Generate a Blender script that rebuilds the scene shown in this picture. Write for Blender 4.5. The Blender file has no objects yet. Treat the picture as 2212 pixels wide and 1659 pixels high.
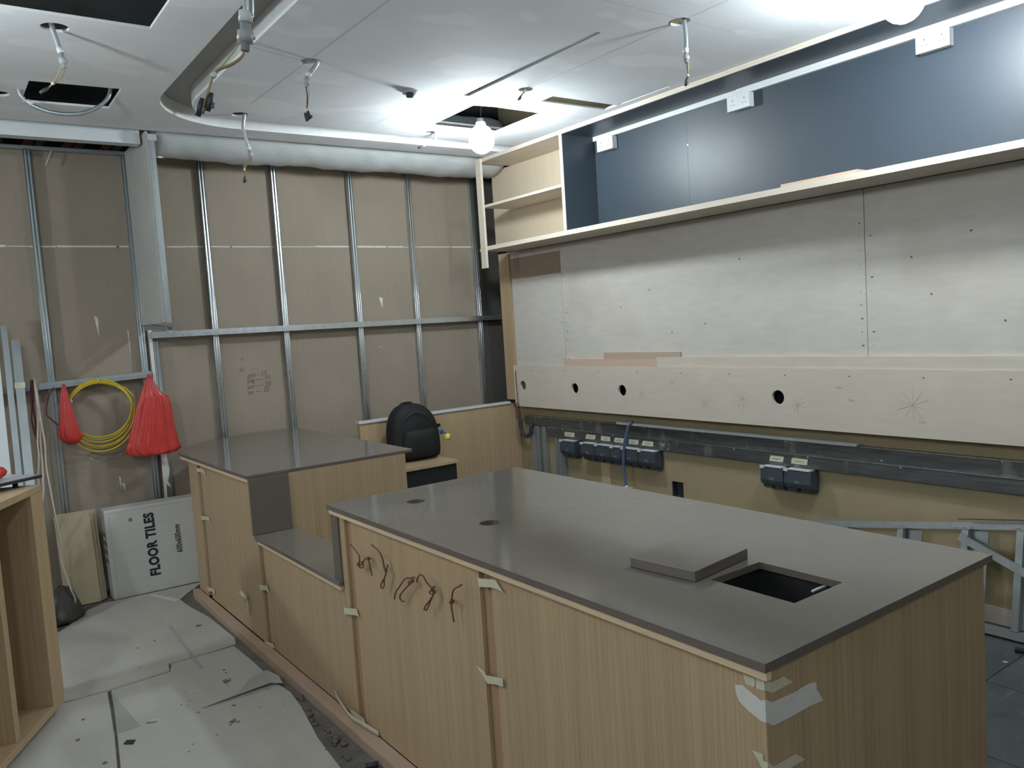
import bpy, math, random
from mathutils import Vector, Matrix
from mathutils.geometry import tessellate_polygon
random.seed(7)
PI = math.pi
SC = bpy.context.scene
COL = SC.collection

# ------------------------------------------------------------------ materials
def lin(c):
    out = []
    for v in c:
        v = v / 255.0
        out.append(v / 12.92 if v <= 0.04045 else ((v + 0.055) / 1.055) ** 2.4)
    return out

MATS = {}
def mat(name, rgb, rough=0.6, metal=0.0, var=0.06, scale=(6, 6, 6), detail=4, var2=None, scale2=None,
        bump=0.0, bscale=None, spec=0.5, emit=None, trans=0.0, blotch=None, coat=0.0, sheen=0.0, rvar=0.0):
    """procedural principled material: base colour varied by one or two object-space noises"""
    if name in MATS:
        return MATS[name]
    m = bpy.data.materials.new(name); m.use_nodes = True
    nt = m.node_tree; N = nt.nodes; L = nt.links
    b = N['Principled BSDF']
    b.inputs['Roughness'].default_value = rough
    b.inputs['Metallic'].default_value = metal
    b.inputs['Specular IOR Level'].default_value = spec
    if trans: b.inputs['Transmission Weight'].default_value = trans
    if coat: b.inputs['Coat Weight'].default_value = coat
    base = lin(rgb)
    if emit:
        b.inputs['Emission Color'].default_value = (*emit[0], 1)
        b.inputs['Emission Strength'].default_value = emit[1]
    tc = N.new('ShaderNodeTexCoord')
    def noise(sc, det, rgh=0.55):
        mp = N.new('ShaderNodeMapping'); mp.inputs['Scale'].default_value = sc
        L.new(tc.outputs['Object'], mp.inputs['Vector'])
        nz = N.new('ShaderNodeTexNoise'); nz.inputs['Scale'].default_value = 1.0
        nz.inputs['Detail'].default_value = det; nz.inputs['Roughness'].default_value = rgh
        L.new(mp.outputs['Vector'], nz.inputs['Vector'])
        return nz.outputs['Fac']
    def ramp(fac, lo, hi, c0, c1):
        r = N.new('ShaderNodeValToRGB')
        r.color_ramp.elements[0].position = lo; r.color_ramp.elements[1].position = hi
        r.color_ramp.elements[0].color = (*c0, 1); r.color_ramp.elements[1].color = (*c1, 1)
        L.new(fac, r.inputs['Fac']); return r.outputs['Color']
    col = ramp(noise(scale, detail), 0.3, 0.7, [v * (1 - var) for v in base], [min(1, v * (1 + var)) for v in base])
    if var2:
        c2 = ramp(noise(scale2, 3), 0.35, 0.65, [1 - var2] * 3, [1 + 0 * var2] * 3)
        mx = N.new('ShaderNodeMix'); mx.data_type = 'RGBA'; mx.blend_type = 'MULTIPLY'
        mx.inputs['Factor'].default_value = 1
        L.new(col, mx.inputs['A']); L.new(c2, mx.inputs['B']); col = mx.outputs['Result']
    if blotch:                      # (rgb, scale, lo, hi, strength): stains / smears with a shape of their own
        f = ramp(noise(blotch[1], 2, 0.5), blotch[2], blotch[3], [0, 0, 0], [blotch[4]] * 3)
        mx = N.new('ShaderNodeMix'); mx.data_type = 'RGBA'
        mx.inputs['B'].default_value = (*lin(blotch[0]), 1)
        L.new(f, mx.inputs['Factor']); L.new(col, mx.inputs['A']); col = mx.outputs['Result']
    L.new(col, b.inputs['Base Color'])
    if rvar:
        rr = N.new('ShaderNodeMapRange'); rr.inputs['To Min'].default_value = max(0, rough - rvar)
        rr.inputs['To Max'].default_value = rough + rvar
        L.new(noise(bscale or scale, 3), rr.inputs['Value']); L.new(rr.outputs['Result'], b.inputs['Roughness'])
    if bump:
        bp = N.new('ShaderNodeBump'); bp.inputs['Strength'].default_value = bump; bp.inputs['Distance'].default_value = 0.01
        L.new(noise(bscale or scale, 4), bp.inputs['Height']); L.new(bp.outputs['Normal'], b.inputs['Normal'])
    MATS[name] = m
    return m

OAK = mat('oak_veneer', (181, 157, 124), 0.45, var=0.13, scale=(150, 150, 1.2), detail=3, var2=0.10, scale2=(18, 18, .5))
GLAREOAK = mat('glare_lit_oak_veneer', (205, 190, 166), 0.4, var=0.07, scale=(150, 150, 1.2), detail=3)  # paler copy of the oak, bulb glare put into its colour
OAKD = mat('oak_edge', (160, 130, 100), 0.55, var=0.12, scale=(120, 120, 1.5))
PLINTH = mat('plinth_board', (182, 158, 138), 0.6, var=0.08, scale=(30, 5, 30))
PLYEDGE = mat('plywood_edge', (214, 188, 156), 0.6, var=0.12, scale=(4, 4, 220), detail=2)
STONE = mat('brown_stone', (112, 106, 98), 0.11, var=0.05, scale=(160, 160, 160), detail=2, var2=.05, scale2=(5, 5, 5), rvar=.05, bscale=(6, 6, 6))
STONEE = mat('brown_stone_edge', (104, 95, 88), 0.4, var=0.05, scale=(160, 160, 160), detail=2)
BOARD = mat('brown_plasterboard', (151, 139, 124), 0.8, var=0.05, scale=(3, 3, 3), var2=0.05, scale2=(90, 90, 4))
DARKB = mat('dark_board', (84, 80, 76), 0.5, var=0.06, scale=(3, 3, 3))
JOINT = mat('joint_compound', (216, 214, 206), 0.8, var=0.10, scale=(40, 40, 40))
OLIVE = mat('olive_board', (160, 145, 113), 0.75, var=0.06, scale=(4, 4, 4), var2=0.06, scale2=(2, 2, 9))
CEIL = mat('ceiling_board', (234, 238, 241), 0.85, var=0.03, scale=(3, 3, 3), var2=0.05, scale2=(1.6, 1.6, 1.6), blotch=((246, 248, 250), (1.5, 2.6, 1), .56, .60, .6))
CEILE = mat('ceiling_edge', (226, 228, 228), 0.85, var=0.04, scale=(20, 20, 20))
LINE = mat('board_joint', (176, 178, 178), 0.9, var=.1)
VOID = mat('plenum_grey', (150, 158, 162), 0.9, var=0.25, scale=(3, 3, 3))
GALV = mat('galvanised_steel', (200, 206, 208), 0.28, metal=0.9, var=0.06, scale=(25, 25, 2), rvar=.03)
GALVD = mat('galvanised_steel_dull', (168, 176, 178), 0.42, metal=0.7, var=0.08, scale=(25, 25, 4), rvar=.04)
TRK = mat('dirty_track_steel', (112, 118, 122), 0.36, metal=0.75, var=0.25, scale=(60, 5, 60), detail=6, rvar=.1,
          blotch=((190, 194, 190), (90, 9, 3), .60, .72, .55))
WHITEM = mat('white_powder_coat', (206, 212, 214), 0.4, var=.03)
PLY = mat('pale_plywood', (204, 199, 190), 0.55, var=0.05, scale=(6, 6, 30), var2=0.06, scale2=(2, 2, 2), blotch=((176, 164, 150), (1.4, 1.4, 1.4), .58, .72, .35))
PLY2 = mat('pale_plywood_rail', (208, 198, 184), 0.55, var=0.04, scale=(6, 6, 30), var2=0.05, scale2=(2, 2, 2))
PLYD = mat('plywood_reddish', (200, 174, 154), 0.6, var=0.10, scale=(40, 2, 90))
HARD = mat('hardboard_brown', (152, 130, 115), 0.6, var=0.08, scale=(8, 3, 60))
MDFB = mat('tan_offcut', (184, 164, 144), 0.6, var=0.06, scale=(30, 2, 60))
PINE = mat('pale_timber', (208, 197, 181), 0.55, var=0.06, scale=(20, 3, 60))
BLACKP = mat('black_laminate', (52, 62, 72), 0.42, var=0.04, scale=(3, 3, 3), rvar=.05)
BLACK = mat('black_matt', (20, 22, 23), 0.7, var=0.1)
BAGM = mat('black_nylon', (10, 11, 13), 0.75, var=0.2, scale=(9, 9, 9), bump=.4, bscale=(14, 14, 14))
PVCW = mat('white_plastic', (210, 215, 216), 0.35, var=.02)
PVCG = mat('grey_conduit', (164, 168, 170), 0.4, var=.05)
COVER = mat('slate_plastic', (62, 70, 77), 0.42, var=.05, scale=(20, 20, 20))
EMBL = mat('emblem_grey', (112, 120, 126), 0.5, var=.02)
TAPE = mat('masking_tape', (206, 200, 174), 0.6, var=0.05, scale=(30, 30, 30))
TAPEW = mat('clear_film_tape', (216, 214, 208), 0.4, var=0.06, scale=(14, 14, 14), bump=.3, bscale=(20, 20, 20))
INK = mat('ink', (28, 32, 44), 0.7, var=.05)
PENCIL = mat('pencil', (104, 92, 80), 0.8, var=.1)
CARTON = mat('white_carton', (196, 196, 192), 0.6, var=0.04, scale=(2, 2, 14), bump=.12, bscale=(3, 3, 40))
MDF = mat('mdf_board', (168, 156, 130), 0.7, var=0.07, scale=(5, 5, 5))
MDFE = mat('mdf_edge', (196, 180, 142), 0.7, var=0.05)
SHEET = mat('floor_protection_board', (190, 188, 180), 0.7, var=0.04, scale=(4, 4, 4), var2=0.07, scale2=(9, 1.2, 1),
            blotch=((172, 169, 162), (1.4, 1.4, 1), .58, .74, .4))
SHEETF = mat('floor_protection_film', (166, 168, 164), 0.45, var=0.06, scale=(8, 8, 8))
STAIN = mat('dried_stain', (112, 104, 94), 0.8, var=.15, scale=(30, 30, 30))
CONC = mat('rough_concrete', (104, 100, 94), 0.85, var=0.3, scale=(14, 14, 14), detail=6, bump=.5, bscale=(25, 25, 25))
DTILE = mat('dark_floor_tile', (72, 77, 78), 0.4, var=0.22, scale=(9, 16, 5), detail=6, rvar=.12, blotch=((118, 120, 118), (7, 16, 1), .60, .76, .6))
GROUT = mat('dark_grout', (92, 92, 84), 0.9, var=.1)
WALLP = mat('room_paint', (178, 176, 170), 0.85, var=.04)
REDP = mat('red_plastic_bag', (206, 62, 56), 0.35, var=0.12, scale=(14, 14, 14), bump=.4, bscale=(26, 26, 26), trans=0.15)
YEL = mat('yellow_cable', (196, 172, 38), 0.4, var=.12, scale=(8, 8, 8))
MAROON = mat('maroon_wire', (92, 36, 40), 0.5, var=.1)
BROWNW = mat('brown_wire', (98, 52, 40), 0.45, var=.15, scale=(60, 60, 60))
TANW = mat('tan_wire', (150, 128, 92), 0.5, var=.15, scale=(60, 60, 60))
GREENW = mat('green_yellow_wire', (170, 168, 112), 0.5, var=.1)
CREAMW = mat('cream_cable', (206, 196, 182), 0.5, var=.06)
PLUG = mat('dark_connector', (50, 54, 60), 0.5, var=.05)
BLUEH = mat('blue_band', (88, 108, 138), 0.4, var=.08, trans=.1)
DUCTW = mat('white_wrap_film', (186, 190, 190), 0.28, var=0.06, scale=(5, 9, 9), bump=.55, bscale=(5, 11, 11))
GYP = mat('grey_gypsum', (176, 177, 172), 0.8, var=0.05, scale=(3, 3, 3), blotch=((200, 200, 196), (3, 3, 3), .62, .7, .6))
GYPW = mat('white_gypsum_edge', (216, 214, 208), 0.85, var=.06)
CLAY = mat('clay_orange', (206, 122, 84), 0.8, var=.12, scale=(10, 10, 10))
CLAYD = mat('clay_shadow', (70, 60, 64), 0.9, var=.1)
CLAYG = mat('grey_mortar', (140, 138, 132), 0.9, var=.1)
TRAYT = mat('dusty_tray_top', (172, 172, 172), 0.25, var=.18, scale=(5, 9, 5))
NAVY = mat('navy_edge', (38, 42, 54), 0.35, var=.05)
BALLY = mat('yellow_foam', (214, 204, 96), 0.6, var=.05)
BLUET = mat('blue_rubber', (44, 96, 168), 0.4, var=.05)
GREYD = mat('dark_polythene', (66, 66, 62), 0.4, var=.2, scale=(6, 6, 6), bump=.5, bscale=(12, 12, 12))
ORANGE = mat('orange_sticker', (214, 130, 84), .6, var=.05)
BULB = mat('lamp_glow', (255, 255, 255), emit=((0.86, 0.95, 1.0), 330.0))

# ------------------------------------------------------------------ mesh builder
class MB:
    def __init__(s): s.v = []; s.f = []; s.m = []; s.sm = []
    def add(s, vs, fs, mi=0, smooth=False):
        o = len(s.v); s.v += [tuple(p) for p in vs]
        for f in fs: s.f.append([i + o for i in f]); s.m.append(mi); s.sm.append(smooth)
        return s
    def box(s, x0, x1, y0, y1, z0, z1, mi=0):
        v = [(x, y, z) for z in (z0, z1) for y in (y0, y1) for x in (x0, x1)]
        return s.add(v, [(0, 2, 3, 1), (4, 5, 7, 6), (0, 1, 5, 4), (2, 6, 7, 3), (0, 4, 6, 2), (1, 3, 7, 5)], mi)
    def obox(s, c, ax, ay, az, mi=0):
        """box by centre and three half-axis vectors"""
        c, ax, ay, az = map(Vector, (c, ax, ay, az))
        v = [c + i * ax + j * ay + k * az for k in (-1, 1) for j in (-1, 1) for i in (-1, 1)]
        return s.add(v, [(0, 2, 3, 1), (4, 5, 7, 6), (0, 1, 5, 4), (2, 6, 7, 3), (0, 4, 6, 2), (1, 3, 7, 5)], mi)
    def prism(s, pts, d, mi=0):
        """closed 3-D polygon pts swept by vector d"""
        n = len(pts); d = Vector(d); p = [Vector(q) for q in pts]
        s.add(p + [q + d for q in p], [(i, (i + 1) % n, n + (i + 1) % n, n + i) for i in range(n)], mi)
        tri = tessellate_polygon([p])
        s.add(p, [tuple(t) for t in tri], mi); s.add([q + d for q in p], [tuple(reversed(t)) for t in tri], mi)
        return s
    def plate(s, outer, holes, fn, t, mi=0, mside=None):
        """flat plate with holes; loops in 2-D, fn(u,v,w) -> xyz, thickness t"""
        loops = [[Vector((u, v, 0)) for u, v in lp] for lp in [outer] + holes]
        flat = [p for lp in loops for p in lp]
        tri = tessellate_polygon(loops)
        for w in (0, t):
            s.add([fn(p.x, p.y, w) for p in flat], [tuple(x) for x in tri], mi)
        for lp in loops:
            n = len(lp)
            s.add([fn(p.x, p.y, 0) for p in lp] + [fn(p.x, p.y, t) for p in lp],
                  [(i, (i + 1) % n, n + (i + 1) % n, n + i) for i in range(n)], mi if mside is None else mside)
        return s
    def tube(s, path, r, n=8, closed=False, mi=0, caps=True, flat=1.0):
        P = [Vector(p) for p in path]; k = len(P); rings = []
        rr = r if isinstance(r, (list, tuple)) else [r] * k
        up = None
        for i in range(k):
            if closed: t = P[(i + 1) % k] - P[i - 1]
            else: t = P[min(i + 1, k - 1)] - P[max(i - 1, 0)]
            t.normalize()
            if up is None:
                a = Vector((0, 0, 1)) if abs(t.z) < .9 else Vector((1, 0, 0))
                up = (a - a.dot(t) * t).normalized()
            else:
                up = up - up.dot(t) * t
                up = up.normalized() if up.length > 1e-6 else t.orthogonal().normalized()
            sd = t.cross(up)
            rings.append([P[i] + rr[i] * (math.cos(2 * PI * j / n) * up + flat * math.sin(2 * PI * j / n) * sd) for j in range(n)])
        vs = [q for rg in rings for q in rg]; fs = []
        for i in range(k if closed else k - 1):
            a, b = i * n, ((i + 1) % k) * n
            fs += [(a + j, a + (j + 1) % n, b + (j + 1) % n, b + j) for j in range(n)]
        s.add(vs, fs, mi, True)
        if caps and not closed:
            s.add(rings[0], [tuple(range(n))[::-1]], mi); s.add(rings[-1], [tuple(range(n))], mi)
        return s
    def ball(s, c, rx, ry=None, rz=None, nu=20, nv=12, mi=0, wob=0.0):
        ry = ry or rx; rz = rz or rx; vs = []; fs = []
        for i in range(nv + 1):
            th = PI * i / nv
            for j in range(nu):
                ph = 2 * PI * j / nu; k = 1 + wob * (random.random() - .5)
                vs.append((c[0] + k * rx * math.sin(th) * math.cos(ph), c[1] + k * ry * math.sin(th) * math.sin(ph), c[2] + k * rz * math.cos(th)))
        for i in range(nv):
            for j in range(nu):
                fs.append((i * nu + j, (i + 1) * nu + j, (i + 1) * nu + (j + 1) % nu, i * nu + (j + 1) % nu))
        return s.add(vs, fs, mi, True)
    def rings(s, rg, mi=0, cap=True, smooth=True):
        n = len(rg[0]); vs = [q for r in rg for q in r]; fs = []
        for i in range(len(rg) - 1):
            fs += [(i * n + j, i * n + (j + 1) % n, (i + 1) * n + (j + 1) % n, (i + 1) * n + j) for j in range(n)]
        if cap: fs += [tuple(range(n))[::-1], tuple(range((len(rg) - 1) * n, len(rg) * n))]
        return s.add(vs, fs, mi, smooth)
    def build(s, name, mats, parent=None, bevel=0, origin=None, sub=0):
        mats = mats if isinstance(mats, (list, tuple)) else [mats]
        me = bpy.data.meshes.new(name)
        if parent is not None: o0 = Vector(parent.get('_o', (0, 0, 0)))
        elif origin is not None: o0 = Vector(origin)
        else:
            xs, ys, zs = zip(*s.v); o0 = Vector(((min(xs) + max(xs)) / 2, (min(ys) + max(ys)) / 2, min(zs)))
        me.from_pydata([tuple(Vector(p) - o0) for p in s.v], [], s.f)
        for m in mats: me.materials.append(m)
        for i, p in enumerate(me.polygons): p.material_index = s.m[i]; p.use_smooth = s.sm[i]
        import bmesh
        bm = bmesh.new(); bm.from_mesh(me); bmesh.ops.remove_doubles(bm, verts=bm.verts, dist=1e-5)
        bmesh.ops.recalc_face_normals(bm, faces=bm.faces); bm.to_mesh(me); bm.free()
        ob = bpy.data.objects.new(name, me); COL.objects.link(ob)
        if parent is not None: ob.parent = parent; ob['_o'] = tuple(o0)
        else: ob.location = o0; ob['_o'] = tuple(o0)
        if bevel:
            md = ob.modifiers.new('bevel', 'BEVEL'); md.width = bevel; md.segments = 2; md.limit_method = 'ANGLE'
        if sub:
            md = ob.modifiers.new('sub', 'SUBSURF'); md.levels = sub; md.render_levels = sub
        return ob

def thing(name, label, cat, loc, group=None, rz=0.0):
    o = bpy.data.objects.new(name, None); COL.objects.link(o); o.empty_display_size = .1
    o.location = loc; o.rotation_euler = (0, 0, rz); o['_o'] = (0, 0, 0) if rz else tuple(loc)
    o['label'] = label; o['category'] = cat
    if group: o['group'] = group
    return o
def tag(o, label, cat, group=None):
    o['label'] = label; o['category'] = cat
    if group: o['group'] = group
    return o
def struct(o, label=None):
    o['kind'] = 'structure'
    if label: o['label'] = label
    return o
def dup(root, loc, label=None):
    r = root.copy(); COL.objects.link(r); r.location = loc
    if label: r['label'] = label
    for ch in list(root.children):
        c = ch.copy(); COL.objects.link(c); c.parent = r
        for g in ch.children:
            d = g.copy(); COL.objects.link(d); d.parent = c
    return r
def circ(cx, cy, r, n=28): return [(cx + r * math.cos(2 * PI * i / n), cy + r * math.sin(2 * PI * i / n)) for i in range(n)]
def rect(x0, x1, y0, y1): return [(x0, y0), (x1, y0), (x1, y1), (x0, y1)]
def smooth(pts, n=4):
    """Catmull-Rom resample"""
    P = [Vector(p) for p in pts]; out = []
    for i in range(len(P) - 1):
        a, b, c, d = P[max(i - 1, 0)], P[i], P[i + 1], P[min(i + 2, len(P) - 1)]
        for k in range(n):
            t = k / n
            out.append(.5 * (2 * b + (c - a) * t + (2 * a - 5 * b + 4 * c - d) * t * t + (3 * b - a - 3 * c + d) * t ** 3))
    return out + [P[-1]]
def text(name, body, size, M, material, parent, bold=0.0, ext=.0005, width=None):
    cu = bpy.data.curves.new(name, 'FONT'); cu.body = body; cu.size = size; cu.offset = bold; cu.extrude = ext; cu.resolution_u = 3; cu.space_character = 1.0 + min(.08, bold * 50)
    ob = bpy.data.objects.new('text_source', cu); COL.objects.link(ob)
    bpy.context.view_layer.update()
    me = bpy.data.meshes.new_from_object(ob.evaluated_get(bpy.context.evaluated_depsgraph_get()))
    bpy.data.objects.remove(ob)
    sx = 1.0
    if width: sx = width / max(1e-6, max(v.co.x for v in me.vertices) - min(v.co.x for v in me.vertices))
    me.transform(Matrix.Translation(-Vector(parent['_o'])) @ M @ Matrix.Diagonal((sx, 1, 1, 1)))
    me.materials.clear(); me.materials.append(material); me.name = name
    o = bpy.data.objects.new(name, me); COL.objects.link(o); o.parent = parent; o['_o'] = parent['_o']
    return o
def frame_mat(o, ex, ey):
    ex = Vector(ex).normalized(); ey = Vector(ey).normalized(); ez = ex.cross(ey)
    M = Matrix((ex, ey, ez)).transposed().to_4x4(); M.translation = Vector(o); return M

XY = lambda z: (lambda u, v, w: (u, v, z + w))       # plate lying flat
YZ = lambda x: (lambda u, v, w: (x + w, u, v))       # plate across x
XZ = lambda y: (lambda u, v, w: (u, y + w, v))       # plate across y

# ================================================================== SETTING
ZC = 3.05
o = struct(MB().box(-3.2, 1.8, -3.2, 7.0, -.12, 0).build('floor', CONC), 'bare grey concrete floor under the protection boards')
fm = MB()
for i in range(6):
    for j in range(14):
        fm.box(1.802 + .6 * i, 2.398 + .6 * i, -3.2 + .6 * j, -2.604 + .6 * j, -.12, 0, 0)
fm.box(1.8, 5.4, -3.2, 5.2, -.13, -.004, 1); fm.box(1.8, 5.4, 5.2, 7.0, -.12, 0, 0)
struct(fm.build('floor', [DTILE, GROUT]), 'dusty dark grey tiled floor behind the counter')

wb = MB().box(-3.2, 4.2, 6.25, 6.33, 0, 3.04).build('wall_back', BOARD)
struct(wb, 'brown plasterboard wall lining behind the metal studs')
jm = MB()
x = -1.0
while x < 4.15:
    w = random.uniform(.12, .45); jm.box(x, min(x + w, 4.18), 6.245, 6.2502, 2.396 + random.uniform(-.003, .002), 2.403 + random.uniform(-.002, .006)); x += w * .97
jm.build('joint_strip', JOINT, wb)
wr = MB()
for (cx, cz, hw, hh) in ((1.03, .73, .006, .05), (.985, 1.85, .012, .07), (1.18, 1.72, .004, .1), (3.19, 1.93, .018, .045), (3.15, 1.55, .006, .006), (.86, .93, .006, .006), (1.05, .7, .01, .03)):
    wr.plate([(cx - hw, cz + hh), (cx + hw, cz + hh * .8), (cx + hw * .5, cz - hh), (cx, cz - hh * .5)], [], XZ(6.2488), .001)
wr.build('plaster_scuff', JOINT, wb)
for body, xx, zz, sz in (('pm - 15', 1.995, 1.392, .05), ('plg — 19', 1.99, 1.352, .05), ('ser — 20', 1.985, 1.303, .05), ('se — 22', 1.99, 1.262, .05), ('z', 1.955, 1.53, .045), ('2x', 1.935, 1.445, .04)):
    text('handwriting', body, sz, frame_mat((xx, 6.2485, zz), (1, 0, .08), (0.05, 0, 1)), PENCIL, wb, 0.0, .0004)
struct(MB().box(4.195, 5.4, 6.225, 6.33, 0, 3.6).build('wall_back', DARKB), 'plain dark grey board at the right end of the stud wall')
# right wall with the cut-out for a back box
wrm = MB().plate(rect(-3.2, 5.90, 0, 3.7), [rect(3.935, 4.043, .35, .465)], YZ(4.30), .1)
wright = struct(wrm.build('wall_right', OLIVE), 'olive beige board wall below the plywood')
q_ = MB().box(4.35, 4.399, 3.936, 4.042, .351, .464)
for b_ in ((3.935, 3.9375, .35, .465), (4.0405, 4.043, .35, .465), (3.9375, 4.0405, .35, .3525), (3.9375, 4.0405, .4625, .465)): q_.box(4.302, 4.35, *b_)
q_.build('back_box', PLUG, wright)
pm = MB(); pm.box(4.2985, 4.3, 4.42, 4.425, .0, .62, 0); pm.box(4.2975, 4.3, 4.70, 4.80, 0, .56, 0)
pm.build('board_joint', MDFE, wright)
bb = MB().box(4.285, 4.30, -.5, 5.7, 0, .085).build('baseboard_right', PINE); struct(bb, 'pale board strip along the foot of the right wall')
struct(MB().box(-3.3, -3.2, -3.2, 7, 0, 3.7).build('wall_left', WALLP), 'plain pale wall on the left')
struct(MB().box(-3.2, 5.4, -3.3, -3.2, 0, 3.7).build('wall_front', WALLP), 'plain pale wall facing the stud wall')
struct(MB().box(5.3, 5.4, 5.8, 6.3, 0, 3.7).build('wall_right', DARKB), 'dark wall of the recess past the plywood wall')
struct(MB().box(-3.3, 5.4, -3.3, 7.6, 3.7, 3.8).build('ceiling', VOID), 'dark concrete soffit above the suspended ceiling')
struct(MB().box(-3.2, 5.4, 7.4, 7.5, 2.9, 3.7).build('wall_back', VOID), 'dark upper wall beyond the stud wall')
cl = MB()
xx = -.9
while xx < 1.45:
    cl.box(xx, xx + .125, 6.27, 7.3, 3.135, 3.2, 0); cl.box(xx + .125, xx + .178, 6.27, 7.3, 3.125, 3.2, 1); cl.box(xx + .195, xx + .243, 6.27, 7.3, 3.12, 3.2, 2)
    xx += .243
struct(cl.build('ceiling', [CLAYD, CLAY, CLAYG]), 'orange clay blocks in the soffit seen through the gap above the wall')

arc = [(1.78 - .6 * math.cos(t), 4.70 + .6 * math.sin(t)) for t in [PI / 2 * i / 14 for i in range(15)]]
outer = [(-3.2, -3.2), (1.18, -3.2)] + arc + [(4.3, 5.30), (4.3, 5.525), (-3.2, 5.525)]
HO = [rect(-.35, .918, 2.95, 3.762), [(.552, 4.715), (.972, 4.69), (.978, 5.095), (.553, 5.118)], circ(.573, 3.905, .055), circ(.44, 5.005, .05)]
co = MB().plate(outer, HO, XY(ZC), .012, 0, 1).build('ceiling', [CEIL, CEILE])
struct(co, 'white plasterboard ceiling outside the curved trench')
inner = [(1.36, -3.2), (4.3, -3.2), (4.3, 5.085), (1.66, 5.085), (1.53, 5.05), (1.43, 4.985), (1.38, 4.88), (1.36, 4.74)]
HI = [circ(1.69, 3.875, .05), circ(1.678, 4.955, .05), circ(3.012, 2.643, .052), circ(3.0, 3.826, .045), circ(3.01, 4.945, .045),
      [(2.722, 4.08), (2.735, 2.93), (2.745, 2.91), (2.775, 2.93), (2.765, 4.075)], rect(3.245, 3.785, 3.875, 3.995),
      [(2.90, 4.235), (3.03, 4.215), (3.44, 4.225), (3.445, 4.775), (2.91, 4.78)], rect(3.272, 3.277, 3.45, 3.73), rect(3.765, 3.79, 3.42, 3.85)]
ci = MB().plate(inner, HI, XY(ZC), .012, 0, 1).build('ceiling', [CEIL, CEILE])
struct(ci, 'white plasterboard ceiling panel inside the curved trench')
rs = MB()
for path in ([(1.18, -3.2)] + arc + [(4.3, 5.30)], inner[0:1] + inner[:2:-1] + [(4.3, 5.085)]):
    path = path if path[0][0] == 1.18 else [(1.36, -3.2), (1.36, 4.74), (1.38, 4.88), (1.43, 4.985), (1.53, 5.05), (1.66, 5.085), (4.3, 5.085)]
    for (a, b) in zip(path[:-1], path[1:]):
        rs.add([(a[0], a[1], ZC + .012), (b[0], b[1], ZC + .012), (b[0], b[1], ZC + .087), (a[0], a[1], ZC + .087)], [(0, 1, 2, 3)], 0)
rs.plate([(1.1, -3.2), (1.46, -3.2), (1.46, 4.78), (1.7, 4.98), (4.3, 4.98), (4.3, 5.4), (1.1, 5.4)], [], XY(ZC + .087), .012, 1)
struct(rs.build('trim_1', [CEILE, mat('shaded_trench_board', (172, 170, 166), .9, var=.05)]), 'rounded light trench between the two ceiling panels')  # trench roof colour darkened to stand for shade in the recess
lm = MB()
def cline(a, b, w=.0016):
    d = Vector((b[0] - a[0], b[1] - a[1], 0)).normalized(); nn = Vector((-d.y, d.x, 0)) * w
    A, B = Vector((*a, ZC - .0006)), Vector((*b, ZC - .0006))
    lm.add([A - nn, B - nn, B + nn, A + nn], [(0, 1, 2, 3)])
cline((1.70, 2.0), (1.665, 4.72)); cline((3.02, 1.0), (3.005, 3.8)); cline((2.315, 4.88), (2.54, 4.845)); cline((2.54, 4.845), (2.54, 4.61))
cline((1.36, 3.79), (1.66, 3.88), .0015); cline((1.36, 2.6), (3.4, 2.62), .001)
lm.build('board_joint', LINE, ci)
# smoke detector base on the ceiling
t = thing('smoke_detector', 'small round grey detector base on the ceiling near the lit square opening', 'detector', (2.392, 4.125, ZC - .035))
t['_o'] = (0, 0, 0)
def lathe(c, prof, n=20, mi=0, m=None):
    m = m or MB()
    m.rings([[(c[0] + r * math.cos(2 * PI * j / n), c[1] + r * math.sin(2 * PI * j / n), c[2] + z) for j in range(n)] for r, z in prof], mi)
    return m
def child(mb, name, ms, parent, **k):
    """build in world coordinates under a thing placed at its own location"""
    parent['_o'] = tuple(parent.location) if not parent.rotation_euler.z else (0, 0, 0)
    return mb.build(name, ms, parent, **k)
child(lathe((2.392, 4.125, ZC), [(.045, 0), (.045, -.012), (.03, -.014)]), 'base', PVCG, t)
child(lathe((2.392, 4.125, ZC - .014), [(.024, 0), (.024, -.018), (.012, -.021)]), 'sensor', PLUG, t)

# ================================================================== BACK WALL FRAMING
def channel(mb, path_axis, a0, a1, cx, cy, w, d, lip=.008, th=.0035, mi=0):
    """C section: face w wide looking to -y (or +-), depth d behind it, along z"""
    x0, x1, y0, y1 = cx - w / 2, cx + w / 2, cy, cy + d
    mb.box(x0, x1, y0, y0 + th, a0, a1, mi)
    mb.box(x0, x0 + th, y0 + th, y1, a0, a1, mi); mb.box(x1 - th, x1, y0 + th, y1, a0, a1, mi)
    mb.tube([(x0 + w * .5, y0, a0), (x0 + w * .5, y0, a1)], .006, 10, mi=mi)
    for e_ in (x0, x1): mb.tube([(e_, y0 + .002, a0), (e_, y0 + .002, a1)], .004, 8, mi=mi)
    return mb
def stud(x, z0, z1, label, w=.036, m=GALV, y=6.198, d=.052):
    ob = channel(MB(), 'z', z0, z1, x, y, w, d).build('metal_stud', m)
    return tag(ob, label, 'metal stud', 'upright studs of the back wall')
SG = [(.667, GALVD, 'dull steel upright stud behind the yellow cable coil, leftmost of the back wall'),
      (1.258, GALVD, 'upright steel stud along the rear edge of the grey gypsum panel'),
      (1.772, GALV, 'shiny upright stud first right of the grey gypsum panel'),
      (2.318, GALV, 'shiny upright stud just right of the handwritten numbers'),
      (2.96, GALV, 'upright stud behind the back right corner of the left counter'),
      (3.512, GALV, 'upright stud above the backpack'),
      (4.166, GALV, 'rightmost upright stud, next to the dark board')]
for x, m, lb in SG: stud(x, 0, 3.025, lb, m=m)
stud(1.345, 0, 1.72, 'short steel stud standing under the grey gypsum panel', w=.03, m=GALVD)
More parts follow.
